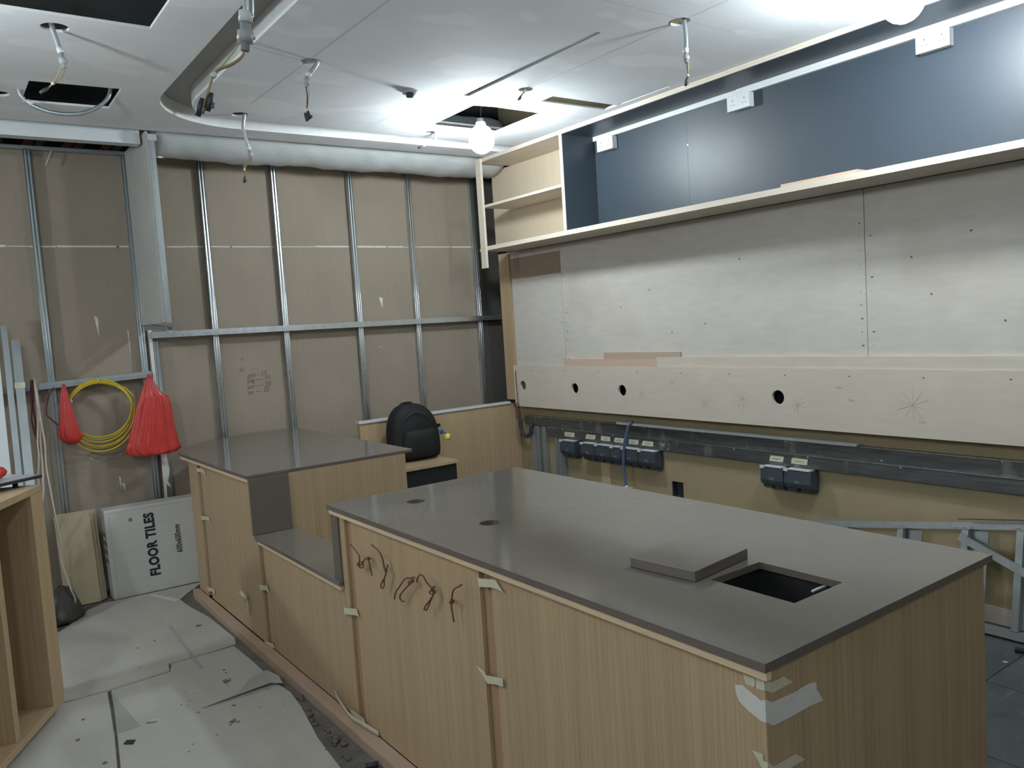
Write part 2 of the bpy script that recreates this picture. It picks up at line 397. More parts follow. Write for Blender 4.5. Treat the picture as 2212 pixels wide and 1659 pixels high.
g = MB(); g.box(1.302, 1.324, 6.19, 6.2475, .95, 1.80)
g.plate([(1.302, .95), (1.324, .95), (1.34, .90), (1.352, .78), (1.335, .70), (1.35, .65), (1.322, .68), (1.31, .4), (1.302, .3)], [], XZ(6.182), .01)
tag(g.build('gypsum_strip', GYPW), 'torn white gypsum strip beside the short stud above the tile carton', 'gypsum strip')
def hchannel(x0, x1, za, zb, y, h, d, m, label, cat='metal track'):
    mb = MB()
    def bx(y0, y1, h0, h1):
        mb.add([(x0, y0, za + h0), (x1, y0, zb + h0), (x1, y1, zb + h0), (x0, y1, za + h0), (x0, y0, za + h1), (x1, y0, zb + h1), (x1, y1, zb + h1), (x0, y1, za + h1)],
               [(0, 3, 2, 1), (4, 5, 6, 7), (0, 1, 5, 4), (1, 2, 6, 5), (2, 3, 7, 6), (3, 0, 4, 7)])
    bx(y, y + .004, 0, h); bx(y + .004, y + d, 0, .004); bx(y + .004, y + d, h - .004, h); bx(y - .004, y, h * .42, h * .58)
    return tag(mb.build('metal_track', m), label, cat)
hchannel(1.31, 4.36, 1.742, 1.722, 6.14, .043, .056, GALV, 'long horizontal steel track across the shiny studs')
hchannel(-1.2, 1.285, 1.394, 1.468, 6.14, .042, .056, GALVD, 'horizontal steel track holding the cable coil and red bags')
hchannel(-1.2, 1.28, 3.028, 3.03, 6.19, .022, .058, GALVD, 'top steel track of the left wall bay')
# gypsum bulkhead side
t = thing('gypsum_bulkhead', 'grey gypsum board fin sticking out of the stud wall below the ceiling', 'gypsum panel', (1.28, 5.87, 1.80))
child(MB().box(1.262, 1.275, 5.545, 6.194, 1.835, 3.048), 'board', GYP, t)
e = MB(); e.box(1.275, 1.312, 5.535, 5.539, 1.83, 2.99); e.box(1.275, 1.278, 5.539, 5.6, 1.83, 2.99); e.box(1.309, 1.312, 5.539, 5.6, 1.83, 2.99); e.box(1.287, 1.298, 5.531, 5.535, 1.83, 2.99)
child(e, 'edge_stud', GALV, t)
child(MB().box(1.268, 1.326, 5.53, 5.585, 2.99, 3.03), 'top_bracket', PVCG, t)
e = MB(); e.obox((1.30, 5.87, 1.80), (.022, 0, 0), (0, .325, .02), (0, 0, .0025)); e.obox((1.279, 5.87, 1.81), (.0015, 0, 0), (0, .325, .02), (0, 0, .014))
e.obox((1.321, 5.87, 1.81), (.0015, 0, 0), (0, .325, .02), (0, 0, .014))
child(e, 'bottom_track', GALVD, t)
e = MB(); e.add([(1.312, 5.54, 1.865), (1.345, 5.53, 1.855), (1.362, 5.53, 1.81), (1.345, 5.54, 1.825), (1.312, 5.545, 1.84)], [(0, 1, 2, 3, 4)])
e.v += [(x + .002, y + .003, z) for x, y, z in e.v]; e.f.append([9, 8, 7, 6, 5]); e.m.append(0); e.sm.append(False)
child(e, 'bent_flange', GALV, t)
# wrapped duct
rg = []
n = 40
for i in range(61):
    x = 1.36 + (4.165 - 1.36) * i / 60; row = []
    for j in range(n):
        a = 2 * PI * j / n
        k = 1 + .012 * math.sin(3 * a + i * .9) + .01 * math.sin(7 * a - i * 1.7) + random.uniform(-.008, .008)
        row.append((x, 5.865 + .265 * k * math.cos(a), 3.205 + .25 * k * math.sin(a) + .006 * math.sin(i * .35)))
    rg.append(row)
tag(MB().rings(rg).build('air_duct', DUCTW), 'air duct wrapped in crinkled white film above the stud wall', 'duct')
pl = MB().box(-1.5, 1.245, 5.62, 5.706, 2.982, 3.16); pl.box(-1.5, 1.245, 5.612, 5.62, 3.06, 3.16)
tag(pl.build('pelmet_board', WHITEM), 'long white boxed board under the ceiling edge on the left', 'pelmet')
tag(MB().tube([(1.33, 5.8, 2.945), (1.42, 5.79, 2.943)], .008, 8).build('threaded_rod', GALV), 'short bright metal rod end below the duct beside the gypsum panel', 'rod')

# ================================================================== RIGHT WALL
def sheet(y0, y1, label, extra=None):
    mb = MB().box(4.222, 4.236, y0, y1, 1.30, 2.296, 0)
    for k in range(12):
        for yy in (y0 + .03, y1 - .03):
            if random.random() < .75:
                mb.box(4.2212, 4.2222, yy - .004 + random.uniform(-.01, .01), yy + random.uniform(0, .004), 1.36 + .075 * k, 1.367 + .075 * k, 1)
    if extra:
        for (yy, zz) in extra: mb.box(4.2212, 4.2222, yy - .005, yy + .005, zz - .005, zz + .005, 1)
    ob = mb.build('plywood_sheet', [PLY, PENCIL]); return tag(ob, label, 'plywood sheet', 'plywood lining of the right wall')
sheet(5.070, 5.752, 'narrow pale plywood sheet at the far left end of the right wall')
sheet(2.458, 5.066, 'wide pale plywood sheet in the middle of the right wall', [(4.4, 1.75), (3.9, 1.55), (3.6, 1.6), (4.1, 1.86), (3.3, 2.0)])
sheet(-.4, 2.454, 'pale plywood sheet at the near right end of the right wall', [(1.9, 2.0), (2.1, 1.7), (1.75, 1.55), (2.2, 1.9)])
MB_ = MB().box(4.2165, 4.2215, 5.075, 5.742, 2.067, 2.241)
tag(MB_.build('hardboard_strip', HARD), 'brown hardboard strip on the plywood under the far end of the overhead shelf', 'hardboard strip')
rail = MB().plate(rect(-.4, 5.76, .945, 1.308), [circ(5.65, 1.13, .042), circ(4.953, 1.127, .042), circ(4.408, 1.127, .043), circ(3.036, 1.129, .044)], YZ(4.198), .02, 0, 1)
for y in [5.5 - .42 * k for k in range(14)]:
    rail.box(4.1972, 4.1985, y - .004, y + .004, 1.262, 1.270, 2)
for (cy, cz, r) in ((3.30, 1.11, .07), (3.62, 1.07, .06), (2.2, 1.12, .09), (4.2, 1.11, .05), (2.9, 1.09, .05)):     # pencil setting-out stars
    for k in range(5):
        a = PI * k / 5 + .3
        dy, dz = math.cos(a) * r, math.sin(a) * r
        rail.obox((4.1975, cy, cz), (.0004, 0, 0), (0, dy, dz), (0, -.0011 * math.sin(a), .0011 * math.cos(a)), 3)
for (cy, cz) in ((2.15, 1.03), (2.62, 1.2), (2.55, 1.13), (3.9, 1.2)):
    rail.obox((4.1975, cy, cz), (.0004, 0, 0), (0, .02, .002), (0, -.0005, .006), 3)
t = tag(rail.build('plywood_rail', [PLY2, PINE, PENCIL, mat('pencil_line', (184, 176, 164), .8)], bevel=0), 'long pale plywood rail with four round holes along the right wall', 'plywood rail')
for y in (5.735, 4.7, 3.7, 2.7, 1.7, .7): MB().box(4.2185, 4.296, y - .025, y + .025, .96, 1.295).build('packing_batten', PINE, t)
MB().box(4.2965, 4.2995, 0, 5.7, 1.0, 1.27).build('backing_sheet', PLUG, t)
MB().box(4.198, 4.2985, 5.762, 5.776, .945, 1.308).build('end_board', PINE, t)
for (y0, y1, z0, z1, x0, x1, m, lb) in ((4.044, 5.08, 1.3085, 1.362, 4.205, 4.2205, PLYD, 'long reddish plywood offcut lying on the plywood rail'),
                                 (3.823, 4.60, 1.3625, 1.413, 4.207, 4.2205, MDFB, 'dull brown offcut resting on top of the reddish one'),
                                 (-.4, 4.046, 1.3085, 1.378, 4.206, 4.2205, PLY2, 'long pale plywood strip on the rail, right of the reddish offcut')):
    tag(MB().box(x0, x1, y0, y1, z0, z1).build('timber_offcut', m), lb, 'offcut', 'loose strips on the plywood rail')
mb = MB().box(4.203, 4.221, 5.755, 5.905, 1.0, 2.296)
tag(mb.build('oak_strip', OAK), 'narrow oak faced board closing the far end of the plywood wall', 'board')

# overhead cabinet
t = thing('overhead_cabinet', 'long open overhead cabinet with black back and oak shelf bay', 'cabinet', (4.02, 3.0, 2.297))
b = MB().box(3.85, 4.2005, -.4, 5.668, 2.297, 2.3155, 0); b.box(3.852, 4.2005, -.4, 5.66, 2.3155, 2.331, 1)
child(b, 'bottom_board', [PINE, PINE], t)
b = MB().box(3.85, 4.2005, -.4, 5.62, 3.02, 3.047, 0); b.box(3.846, 3.85, -.4, 5.62, 3.033, 3.047, 0)
child(b, 'top_board', PINE, t)
child(MB().box(3.852, 4.186, 4.532, 4.562, 2.3315, 3.0195), 'divider', PINE, t)
child(MB().box(3.856, 4.172, 4.5297, 4.5318, 2.3315, 3.0195), 'black_lining', BLACKP, t)
child(MB().box(3.856, 4.172, -.4, 4.5296, 3.017, 3.0198), 'black_lining', BLACKP, t)
child(MB().box(3.852, 4.186, 4.5625, 5.60, 2.648, 2.668), 'middle_shelf', PINE, t)
child(MB().box(4.187, 4.2005, 4.547, 5.905, 2.3315, 3.0195), 'oak_back', GLAREOAK, t)
child(MB().box(4.172, 4.186, -.4, 4.5295, 2.3315, 3.0195), 'black_back', BLACKP, t)
child(MB().box(4.1712, 4.172, 3.64, 3.6412, 2.3315, 3.0195), 'back_joint', BLACKP, t)
child(MB().box(4.168, 4.172, 3.626, 3.638, 2.77, 2.782), 'screw_cap', PVCW, t)
child(MB().box(3.828, 3.8495, 5.552, 5.622, 2.152, 3.045), 'front_batten', PINE, t)
tag(MB().box(3.87, 3.95, 2.28, 2.73, 2.3315, 2.349).build('plywood_offcut', PLYD), 'flat plywood offcut lying at the front of the overhead cabinet', 'offcut')
# trunking and sockets
t = thing('cable_trunking', 'white cable trunking along the black back of the overhead cabinet', 'trunking', (4.16, 2.5, 2.97))
child(MB().box(4.152, 4.1715, 3.2142, 4.528, 2.986, 3.018), 'trunk', PVCW, t)
child(MB().box(4.148, 4.1715, -.4, 3.214, 2.980, 3.018), 'wide_trunk', PVCW, t)
child(MB().box(4.144, 4.148, 2.44, 3.214, 2.994, 3.019), 'trunk_lid', PVCW, t)
SOCK = None
for (yc, lb) in ((4.365, 'white double socket at the far end of the trunking'), (3.178, 'white double socket below the step in the trunking'), (2.012, 'white double socket at the near end, under the bulb at the picture top')):
    if SOCK is None:
        s = thing('double_socket', lb, 'socket', (4.15, yc, 2.892), 'sockets in the overhead cabinet')
        child(MB().box(4.128, 4.1715, yc - .073, yc + .086, 2.892, 2.978), 'back_box', PVCW, s, bevel=.003)
        child(MB().box(4.120, 4.128, yc - .076, yc + .089, 2.889, 2.979), 'face_plate', PVCW, s, bevel=.003)
        for dy in (.045, -.04):
            child(MB().box(4.1190, 4.1202, yc + dy - .002, yc + dy + .002, 2.944, 2.953), 'pin_hole', PLUG, s)
            for q in (-.011, .011): child(MB().box(4.1190, 4.1202, yc + dy + q - .003, yc + dy + q + .003, 2.920, 2.924), 'pin_hole', PLUG, s)
        for dy in (.012, -.012): child(MB().box(4.1185, 4.1202, yc + dy - .006, yc + dy + .006, 2.957, 2.971), 'switch', PVCW, s)
        SOCK = s
    else: dup(SOCK, (4.15, yc, 2.892), lb)

# steel rails, sockets on the lower right wall
def wtrack(y0, y1, z0, z1, x, label):
    mb = MB().box(x, 4.2995, y0, y1, z0, z1, 0); mb.box(x - .004, x, y0, y1, z1 - .005, z1, 1)
    for k in range(10):
        yy = y0 + .2 + (y1 - y0 - .4) * k / 9 + random.uniform(-.05, .05)
        mb.ball((x, yy, z0 + (z1 - z0) * random.choice((.15, .85))), .005, nu=8, nv=5, mi=2)
    ob = mb.build('wall_track', [TRK, GALV, PVCW]); return tag(ob, label, 'steel track')
wtrack(-.3, 5.74, .775, .858, 4.268, 'upper steel track fixed along the lower right wall')
wtrack(-.3, 5.42, .692, .774, 4.258, 'lower steel track with taped labels along the right wall')
for (y0, y1, z1, lb) in ((5.595, 5.655, .77, 'grey steel channel dropping from the rail beside the black conduit bend'), (5.553, 5.590, .77, 'second channel down the wall, close beside the first'), (5.455, 5.512, .77, 'third channel down the wall, with a gap on its left'),
                      (5.30, 5.345, .69, 'channel just left of the single socket cover'), (5.255, 5.295, .69, 'dark channel partly behind the single socket cover'), (5.215, 5.25, .69, 'channel mostly hidden behind the single socket cover')):
    mb = MB().box(4.272, 4.2995, y0, y1, 0, z1); mb.box(4.268, 4.272, y0, y0 + .008, 0, z1); mb.box(4.268, 4.272, y1 - .008, y1, 0, z1)
    tag(mb.build('steel_channel', GALVD), lb, 'channel', 'vertical channels on the lower right wall')
COV = [(5.02, 5.205, 'single slate socket cover standing alone left of the row'),
       (4.772, 4.942, 'first slate socket cover from the left in the row of five'), (4.594, 4.770, 'second slate socket cover in the row of five'),
       (4.472, 4.592, 'narrow slate socket cover in the middle of the row of five'), (4.292, 4.470, 'slate socket cover right of the blue band in the row of five'),
       (4.112, 4.290, 'last slate socket cover at the right end of the row of five'),
       (3.030, 3.20, 'left slate socket cover of the separate pair'), (2.836, 3.027, 'right slate socket cover of the separate pair')]
for (y0, y1, lb) in COV:
    w = y1 - y0
    s = thing('socket_cover', lb, 'socket cover', (4.25, (y0 + y1) / 2, .545), 'weatherproof covers on the lower right wall')
    prof = [(4.2985, .682), (4.218, .682), (4.212, .676), (4.206, .60), (4.214, .575), (4.24, .560), (4.2985, .560)]
    child(MB().prism([(x, y0 + .002, z) for x, z in prof], (0, w - .004, 0)), 'lid', COVER, s, bevel=.004)
    n = 2 if w > .14 else 1
    for q in range(n):
        yc = y0 + w * (q + .5) / n; hw = w / n * .36
        child(MB().prism([(4.2985, yc - hw, .5605), (4.225, yc - hw, .5685), (4.228, yc - hw, .552), (4.25, yc - hw, .540), (4.2985, yc - hw, .540)], (0, 2 * hw, 0)), 'cable_lip', COVER, s)
    child(MB().box(4.208, 4.2985, y0 + .012, y1 - .02, .6825, .688), 'hinge_bar', PVCW, s)
    child(MB().box(4.203, 4.215, y1 - .032, y1 - .004, .672, .690), 'clip', PVCW, s)
    text('emblem', 'BAJ', .022, frame_mat((4.2065, (y0 + y1) / 2 + .018, .604), (0, -1, 0), (.08, 0, 1)), EMBL, s, .0008)
LAB = [(5.062, 5.195, 'Ac', 'taped label above the single slate cover'), (4.80, 4.92, 'Coffee', 'taped label above the first cover of the row of five'),
       (4.63, 4.742, 'Fridge', 'taped label above the second cover of the row of five'), (4.474, 4.594, 'Grinder', 'taped label touching the blue band on its left side'),
       (4.32, 4.435, 'Oven', 'taped label just right of the blue band'), (4.163, 4.288, 'Blender', 'taped label above the last cover of the row of five'),
       (3.048, 3.166, 'Ice mc', 'left taped label above the pair of covers'), (2.879, 3.006, 'Ice mc', 'right taped label above the pair of covers')]
for (y0, y1, tx, lb) in LAB:
    j = lambda: random.uniform(-.006, .006)
    mb = MB().plate([(y0 + .008 + j(), .712), (y1 + j(), .712), (y1 - .012 + j(), .748), (y0 + j(), .748)], [], YZ(4.2565), .001)
    ob = tag(mb.build('label_tape', TAPE), lb, 'label', 'taped labels on the lower track')
    pts = []
    for k in range(14):
        pts.append((4.2562, y1 - .03 - (y1 - y0 - .065) * k / 13, .729 + .006 * math.sin(k * 1.9 + y0 * 9) * random.uniform(.3, 1)))
    MB().tube(smooth(pts, 2), .0009, 5).build('scribble', INK, ob)
mb = MB()
for pth in ([(4.092, .745), (4.092, .722), (4.08, .722)], [(4.075, .745), (4.06, .745), (4.075, .722), (4.06, .722)], [(4.10, .74), (4.06, .733)]):
    mb.tube([(4.2573, y, z) for y, z in pth], .0012, 5)
tag(mb.build('chalk_mark', JOINT), 'small pale chalk scribble on the track right of the last label', 'chalk mark')
cd = MB().box(4.235, 4.262, 2.55, 4.53, .8585, .868); cd.box(4.235, 4.238, 2.55, 4.53, .868, .876); cd.box(4.259, 4.262, 2.55, 4.53, .868, .876)
tag(cd.build('trunking_offcut', PVCG), 'thin grey trunking length lying on the upper track', 'trunking')
t = thing('blue_band', 'translucent blue band hanging over the tracks in front of the covers', 'band', (4.2, 4.4, .39))
bp = smooth([(4.25, 4.36, .885), (4.205, 4.364, .862), (4.196, 4.39, .78), (4.192, 4.409, .71), (4.192, 4.428, .56), (4.194, 4.425, .46), (4.194, 4.413, .40)], 5)
child(MB().tube(bp, .012, 8, flat=.5), 'strap', BLUEH, t)
e = MB().ball((4.194, 4.41, .392), .014, .02, .012, 12, 8, wob=.3); e.tube([(4.194, 4.40, .39), (4.19, 4.34, .395)], .003, 6)
child(e, 'white_end', PVCW, t)
t = thing('conduit_bend', 'black U shaped conduit bend hanging at the left end of the tracks', 'conduit', (4.24, 5.71, .66))
child(MB().tube(smooth([(4.24, 5.776, .829), (4.24, 5.777, .758), (4.24, 5.762, .703), (4.24, 5.716, .672), (4.24, 5.674, .68), (4.245, 5.646, .712), (4.25, 5.63, .79)], 4), .017, 12), 'hose', PLUG, t)
child(MB().tube([(4.24, 5.772, .885), (4.24, 5.776, .83)], .004, 6), 'wire', BROWNW, t)
bw = MB().tube(smooth([(4.192, 5.739, 1.26), (4.190, 5.738, 1.171), (4.190, 5.732, 1.072), (4.188, 5.729, .983), (4.188, 5.715, .963), (4.188, 5.733, .945), (4.188, 5.762, .949), (4.188, 5.752, .969), (4.188, 5.726, .978)], 4), .0035, 6)
bw.tube(smooth([(4.188, 5.729, .985), (4.18, 5.717, .945), (4.17, 5.735, .913), (4.165, 5.737, .84)], 4), .0035, 6)
tag(bw.build('brown_wire', BROWNW), 'brown wire with a knot at the left end of the holed rail', 'wire')

# half wall, low cabinet, backpack
t = thing('half_wall', 'waist high oak faced partition with white capping in the far corner', 'partition', (3.5, 5.88, 0))
child(MB().box(2.72, 4.295, 5.86, 5.905, 0, .964), 'oak_panel', OAK, t)
child(MB().box(2.71, 4.196, 5.846, 5.915, .9645, .982), 'capping', PVCW, t)
t = thing('low_cabinet', 'low black cabinet with an oak top in front of the half wall', 'cabinet', (2.84, 5.58, 0))
child(MB().box(2.4, 3.275, 5.315, 5.855, .625, .65), 'oak_top', OAK, t, bevel=.0015)
child(MB().box(2.405, 3.268, 5.335, 5.85, 0, .6245), 'carcass', BLACK, t)
t = thing('backpack', 'black backpack sitting on the low cabinet', 'backpack', (3.08, 5.65, .6505))
def bp_(x, y, z): return (x * 1.018 + .02, y + .085, .6505 + (z - .6205) * .94)
rg = []
for z, xl, xr, d in ((.6205, 2.80, 3.205, .085), (.64, 2.785, 3.222, .105), (.74, 2.785, 3.222, .118), (.86, 2.787, 3.212, .12), (.94, 2.795, 3.195, .115), (1.0, 2.815, 3.165, .105), (1.05, 2.845, 3.125, .09), (1.085, 2.885, 3.075, .065), (1.10, 2.93, 3.03, .03)):
    cx, hw = (xl + xr) / 2, (xr - xl) / 2; row = []
    for j in range(28):
        a = 2 * PI * j / 28; c, s_ = math.cos(a), math.sin(a)
        row.append(bp_(cx + hw * math.copysign(abs(c) ** .6, c), 5.565 + d * math.copysign(abs(s_) ** .7, s_), z))
    rg.append(row)
child(MB().rings(rg), 'body', BAGM, t, sub=1)
rg = []
for z, hw, d in ((.65, .14, .03), (.68, .155, .05), (.78, .16, .055), (.86, .15, .045), (.89, .12, .02)):
    rg.append([bp_(3.01 + hw * math.copysign(abs(math.cos(2 * PI * j / 20)) ** .6, math.cos(2 * PI * j / 20)), 5.455 + d * math.sin(2 * PI * j / 20), z) for j in range(20)])
child(MB().rings(rg), 'front_pocket', BAGM, t, sub=1)
def bt(p): return [bp_(*q) for q in p]
child(MB().tube(smooth(bt([(2.92, 5.60, 1.083), (2.94, 5.60, 1.100), (2.98, 5.60, 1.105), (3.02, 5.60, 1.100), (3.04, 5.60, 1.083)]), 4), .008, 8), 'carry_handle', BAGM, t)
for xa in (2.88, 3.10): child(MB().tube(smooth(bt([(xa, 5.63, 1.03), (xa - .01, 5.67, .95), (xa, 5.68, .8), (xa, 5.66, .66)]), 4), .014, 8, flat=.4), 'shoulder_strap', BAGM, t)
child(MB().tube(smooth(bt([(2.86, 5.455, .93), (2.9, 5.45, 1.0), (2.98, 5.45, 1.035), (3.06, 5.45, 1.0), (3.12, 5.46, .92)]), 4), .004, 6), 'zip', PLUG, t)
child(MB().box(3.258, 3.282, 5.56, 5.575, .892, .918), 'strap_buckle', BLACK, t)
child(MB().ball((3.275, 5.54, .858), .018, .012, .026, 12, 8), 'blue_tag', BLUET, t)
c = child(MB().ball((3.317, 5.52, .808), .029, nu=18, nv=12), 'ball_charm', BALLY, t)
f = MB()
for (dx, dz) in ((.010, .006), (.021, .003), (.016, -.010)): f.ball((3.317 + dx, 5.52 - (.029 ** 2 - dx ** 2 - dz ** 2) ** .5, .808 + dz), .004, .0025, .004, 8, 6)
f.build('face_marks', BLACK, c)
child(MB().tube(smooth([(3.27, 5.54, .885), (3.29, 5.53, .85), (3.307, 5.52, .834)], 4), .003, 6), 'cord', BLACK, t)

# ================================================================== COUNTER
PX, ZT = 1.342, .97
def front(mb, y0, y1, z0, z1, x=PX): return mb.box(x, x + .018, y0, y1, z0, z1)
t = thing('main_counter', 'large oak faced counter unit nearest the camera', 'counter', (1.83, 2.1, 0))
child(front(MB(), 1.03, 2.036, .05, .9495), 'front_panel', OAK, t, bevel=.0015)
child(front(MB(), 2.104, 3.058, .05, .9495), 'front_panel', OAK, t, bevel=.0015)
child(front(MB(), 3.12, 3.168, .052, .9495), 'front_stile', OAK, t)
for (a, b) in ((2.036, 2.104), (3.058, 3.12)): child(MB().box(PX + .014, PX + .03, a, b, .05, .9495), 'reveal_strip', OAKD, t)
child(MB().box(PX + .0182, 2.325, 1.03, 1.048, 0, .9495), 'end_panel', OAK, t, bevel=.0015)
child(MB().box(2.307, 2.325, 1.0485, 3.22, 0, .9495), 'back_panel', OAK, t)
child(MB().box(1.3725, 2.3065, 3.20, 3.218, 0, .9495), 'far_panel', OAK, t)
child(MB().box(1.281, 1.3415, 1.03, 3.118, 0, .048), 'plinth', PLINTH, t, bevel=.002)
b = MB(); x0, x1, y0, y1, z0, z1 = 1.64, 1.876, 1.158, 1.445, .62, .949
b.box(x0 - .01, x0, y0, y1, z0, z1); b.box(x1, x1 + .01, y0, y1, z0, z1); b.box(x0, x1, y0 - .01, y0, z0, z1); b.box(x0, x1, y1, y1 + .01, z0, z1); b.box(x0, x1, y0, y1, z0 - .01, z0)
child(b, 'bin_chute', BLACK, t)
child(MB().box(1.81, 1.8755, 1.224, 1.230, .944, .9485), 'chute_bracket', PVCW, t)

w = tag(MB().plate([(1.32, 1.01), (2.333, 1.01), (2.333, 3.24), (1.32, 3.24)],
      [rect(1.653, 1.863, 1.171, 1.431), circ(1.606, 2.969, .039), circ(1.607, 2.42, .039)], XY(.95), .02, 0, 1).build('stone_worktop', [STONE, STONEE], bevel=.0025),
      'large brown stone worktop with a square cutout and two round holes', 'worktop', 'stone worktops of the counter')
b = MB().box(1.325, 1.3415, 1.012, 3.228, .931, .9495); b.build('plywood_edging', PLYEDGE, w)
b = MB().box(1.334, 1.3418, 3.169, 3.24, .646, .9305); b.box(1.3418, 1.55, 3.222, 3.24, .646, .9495); b.build('stone_leg', STONEE, w)
tag(MB().plate([(1.583, 1.667), (1.80, 1.70), (1.868, 1.474), (1.607, 1.444)], [], XY(.9705), .03, 0, 1).build('stone_offcut', [STONE, STONEE], bevel=.002),
    'loose brown stone slab lying on the worktop beside the square cutout', 'stone slab')

t = thing('low_counter', 'lowered oak faced counter section between the two high units', 'counter', (1.44, 3.7, 0))
child(front(MB(), 3.172, 4.196, .05, .6065), 'front_panel', OAK, t, bevel=.0015)
child(MB().box(PX + .014, PX + .03, 4.196, 4.262, .05, .6065), 'reveal_strip', OAKD, t)
child(MB().box(1.52, 1.538, 3.222, 4.262, 0, .6245), 'back_panel', OAK, t)
child(MB().box(1.281, 1.3415, 3.1185, 4.262, 0, .048), 'plinth', PLINTH, t, bevel=.002)
w = tag(MB().plate([(1.32, 3.17), (1.341, 3.17), (1.341, 3.2195), (1.56, 3.2195), (1.56, 4.266), (1.32, 4.266)], [], XY(.625), .02).build('stone_worktop', [STONE], bevel=.0025), 'short brown stone shelf in the dip between the counters', 'worktop', 'stone worktops of the counter')
MB().box(1.325, 1.3415, 3.172, 4.225, .607, .6245).build('plywood_edging', PLYEDGE, w)

t = thing('left_counter', 'oak faced counter unit at the far end against the stud wall', 'counter', (1.8, 5.1, 0))
child(MB().prism([(1.338, y, z) for y, z in ((4.263, .05), (5.288, .05), (5.288, .9495), (4.2875, .9495), (4.2875, .606), (4.263, .606))], (.018, 0, 0)), 'front_panel', OAK, t, bevel=.0015)
child(front(MB(), 5.352, 5.56, .05, .9495, 1.334), 'corner_panel', OAK, t, bevel=.0015)
child(MB().box(1.352, 1.365, 5.288, 5.352, .05, .9495), 'reveal_strip', OAKD, t)
child(MB().prism([(1.334, 5.5605, .0), (1.352, 5.5605, .0), (1.62, 6.02, .0), (1.62, 6.06, .0)], (0, 0, .9495)), 'angled_panel', OAK, t)
child(MB().box(1.538, 2.27, 4.287, 4.303, 0, .9495), 'inner_panel', OAK, t)
child(MB().box(2.252, 2.27, 4.3035, 6.1, 0, .9495), 'back_panel', OAK, t)
child(MB().prism([(1.281, 4.2625, 0), (1.334, 4.2625, 0), (1.334, 5.56, 0), (1.30, 5.62, 0), (1.281, 5.52, 0)], (0, 0, .048)), 'plinth', PLINTH, t, bevel=.002)
w = tag(MB().plate([(1.312, 4.286), (2.32, 4.286), (2.31, 6.19), (1.98, 6.185), (1.655, 6.11), (1.46, 5.93), (1.31, 5.70), (1.292, 5.62)], [], XY(.95), .02, 0, 1).build('stone_worktop', [STONE, STONEE], bevel=.0025),
        'brown stone worktop of the far counter unit under the studs', 'worktop', 'stone worktops of the counter')
MB().prism([(1.318, 4.288, .931), (1.336, 4.288, .931), (1.333, 5.56, .931), (1.303, 5.625, .931), (1.297, 5.60, .931)], (0, 0, .0185)).build('plywood_edging', PLYEDGE, w)
MB().box(1.32, 1.537, 4.267, 4.286, .646, .9495).build('stone_upstand', STONEE, w)

# masking tapes on the counter front
TAPES = [([(5.362, .889), (5.208, .904), (5.163, .889), (5.152, .862), (5.217, .878), (5.355, .866)], 'masking tape high on the far groove, just under the worktop of the far unit'),
         ([(5.371, .575), (5.169, .602), (5.152, .576), (5.198, .575), (5.358, .552)], 'masking tape halfway up the far groove of the counter'),
         ([(5.369, .105), (5.235, .128), (5.189, .119), (5.212, .089), (5.254, .1), (5.366, .078)], 'masking tape low on the far groove near the plinth'),
         ([(4.292, .369), (4.162, .396), (4.129, .363), (4.176, .366), (4.288, .342)], 'masking tape across the groove left of the lowered section'),
         ([(4.30, .095), (4.273, .062), (4.151, .085), (4.122, .066), (4.174, .052), (4.279, .050)], 'masking tape at the foot of the groove left of the lowered section'),
         ([(3.172, .531), (3.043, .558), (3.022, .529), (3.056, .527), (3.172, .503)], 'masking tape across the groove right of the lowered section'),
         ([(3.20, .062), (3.181, .078), (3.055, .082), (3.033, .058), (3.127, .050)], 'masking tape on the plinth at the groove right of the lowered section'),
         ([(2.101, .908), (2.093, .902), (1.998, .919), (1.96, .889), (1.992, .891), (2.036, .887), (2.092, .874)], 'masking tape at the top of the groove right of the wire tails'),
         ([(2.141, .603), (2.097, .601), (2.086, .589), (1.994, .609), (1.994, .582), (2.037, .576), (2.081, .563), (2.104, .581)], 'torn masking tape halfway down the groove right of the wire tails')]
for pts, lb in TAPES:
    mb = MB().plate(pts, [], YZ(1.3325), .001)
    tag(mb.build('masking_tape', TAPE), lb, 'tape', 'masking tapes on the counter front')
mb = MB()
c = [(1.326 - .012 * math.sin(k / 11 * PI * 2) - .012, 4.545 + .038 * math.cos(k / 11 * PI * 2), .252 + .022 * math.sin(k / 11 * PI * 2)) for k in range(12)]
mb.tube(c, .012, 6, flat=.12); mb.tube(smooth([(1.320, 4.507, .262), (1.318, 4.485, .225), (1.318, 4.49, .19), (1.314, 4.52, .16)], 4), .011, 6, flat=.12)
tag(mb.build('masking_tape', TAPE), 'curled masking tape hanging loose from the far counter panel', 'tape', 'masking tapes on the counter front')
mb = MB().tube(smooth([(1.333, 3.35, .095), (1.315, 3.26, .092), (1.312, 3.15, .066), (1.316, 3.04, .072), (1.332, 2.925, .068)], 5), .012, 6, flat=.12)
tag(mb.build('masking_tape', TAPE), 'long twisted masking tape hanging across the lower panels', 'tape', 'masking tapes on the counter front')
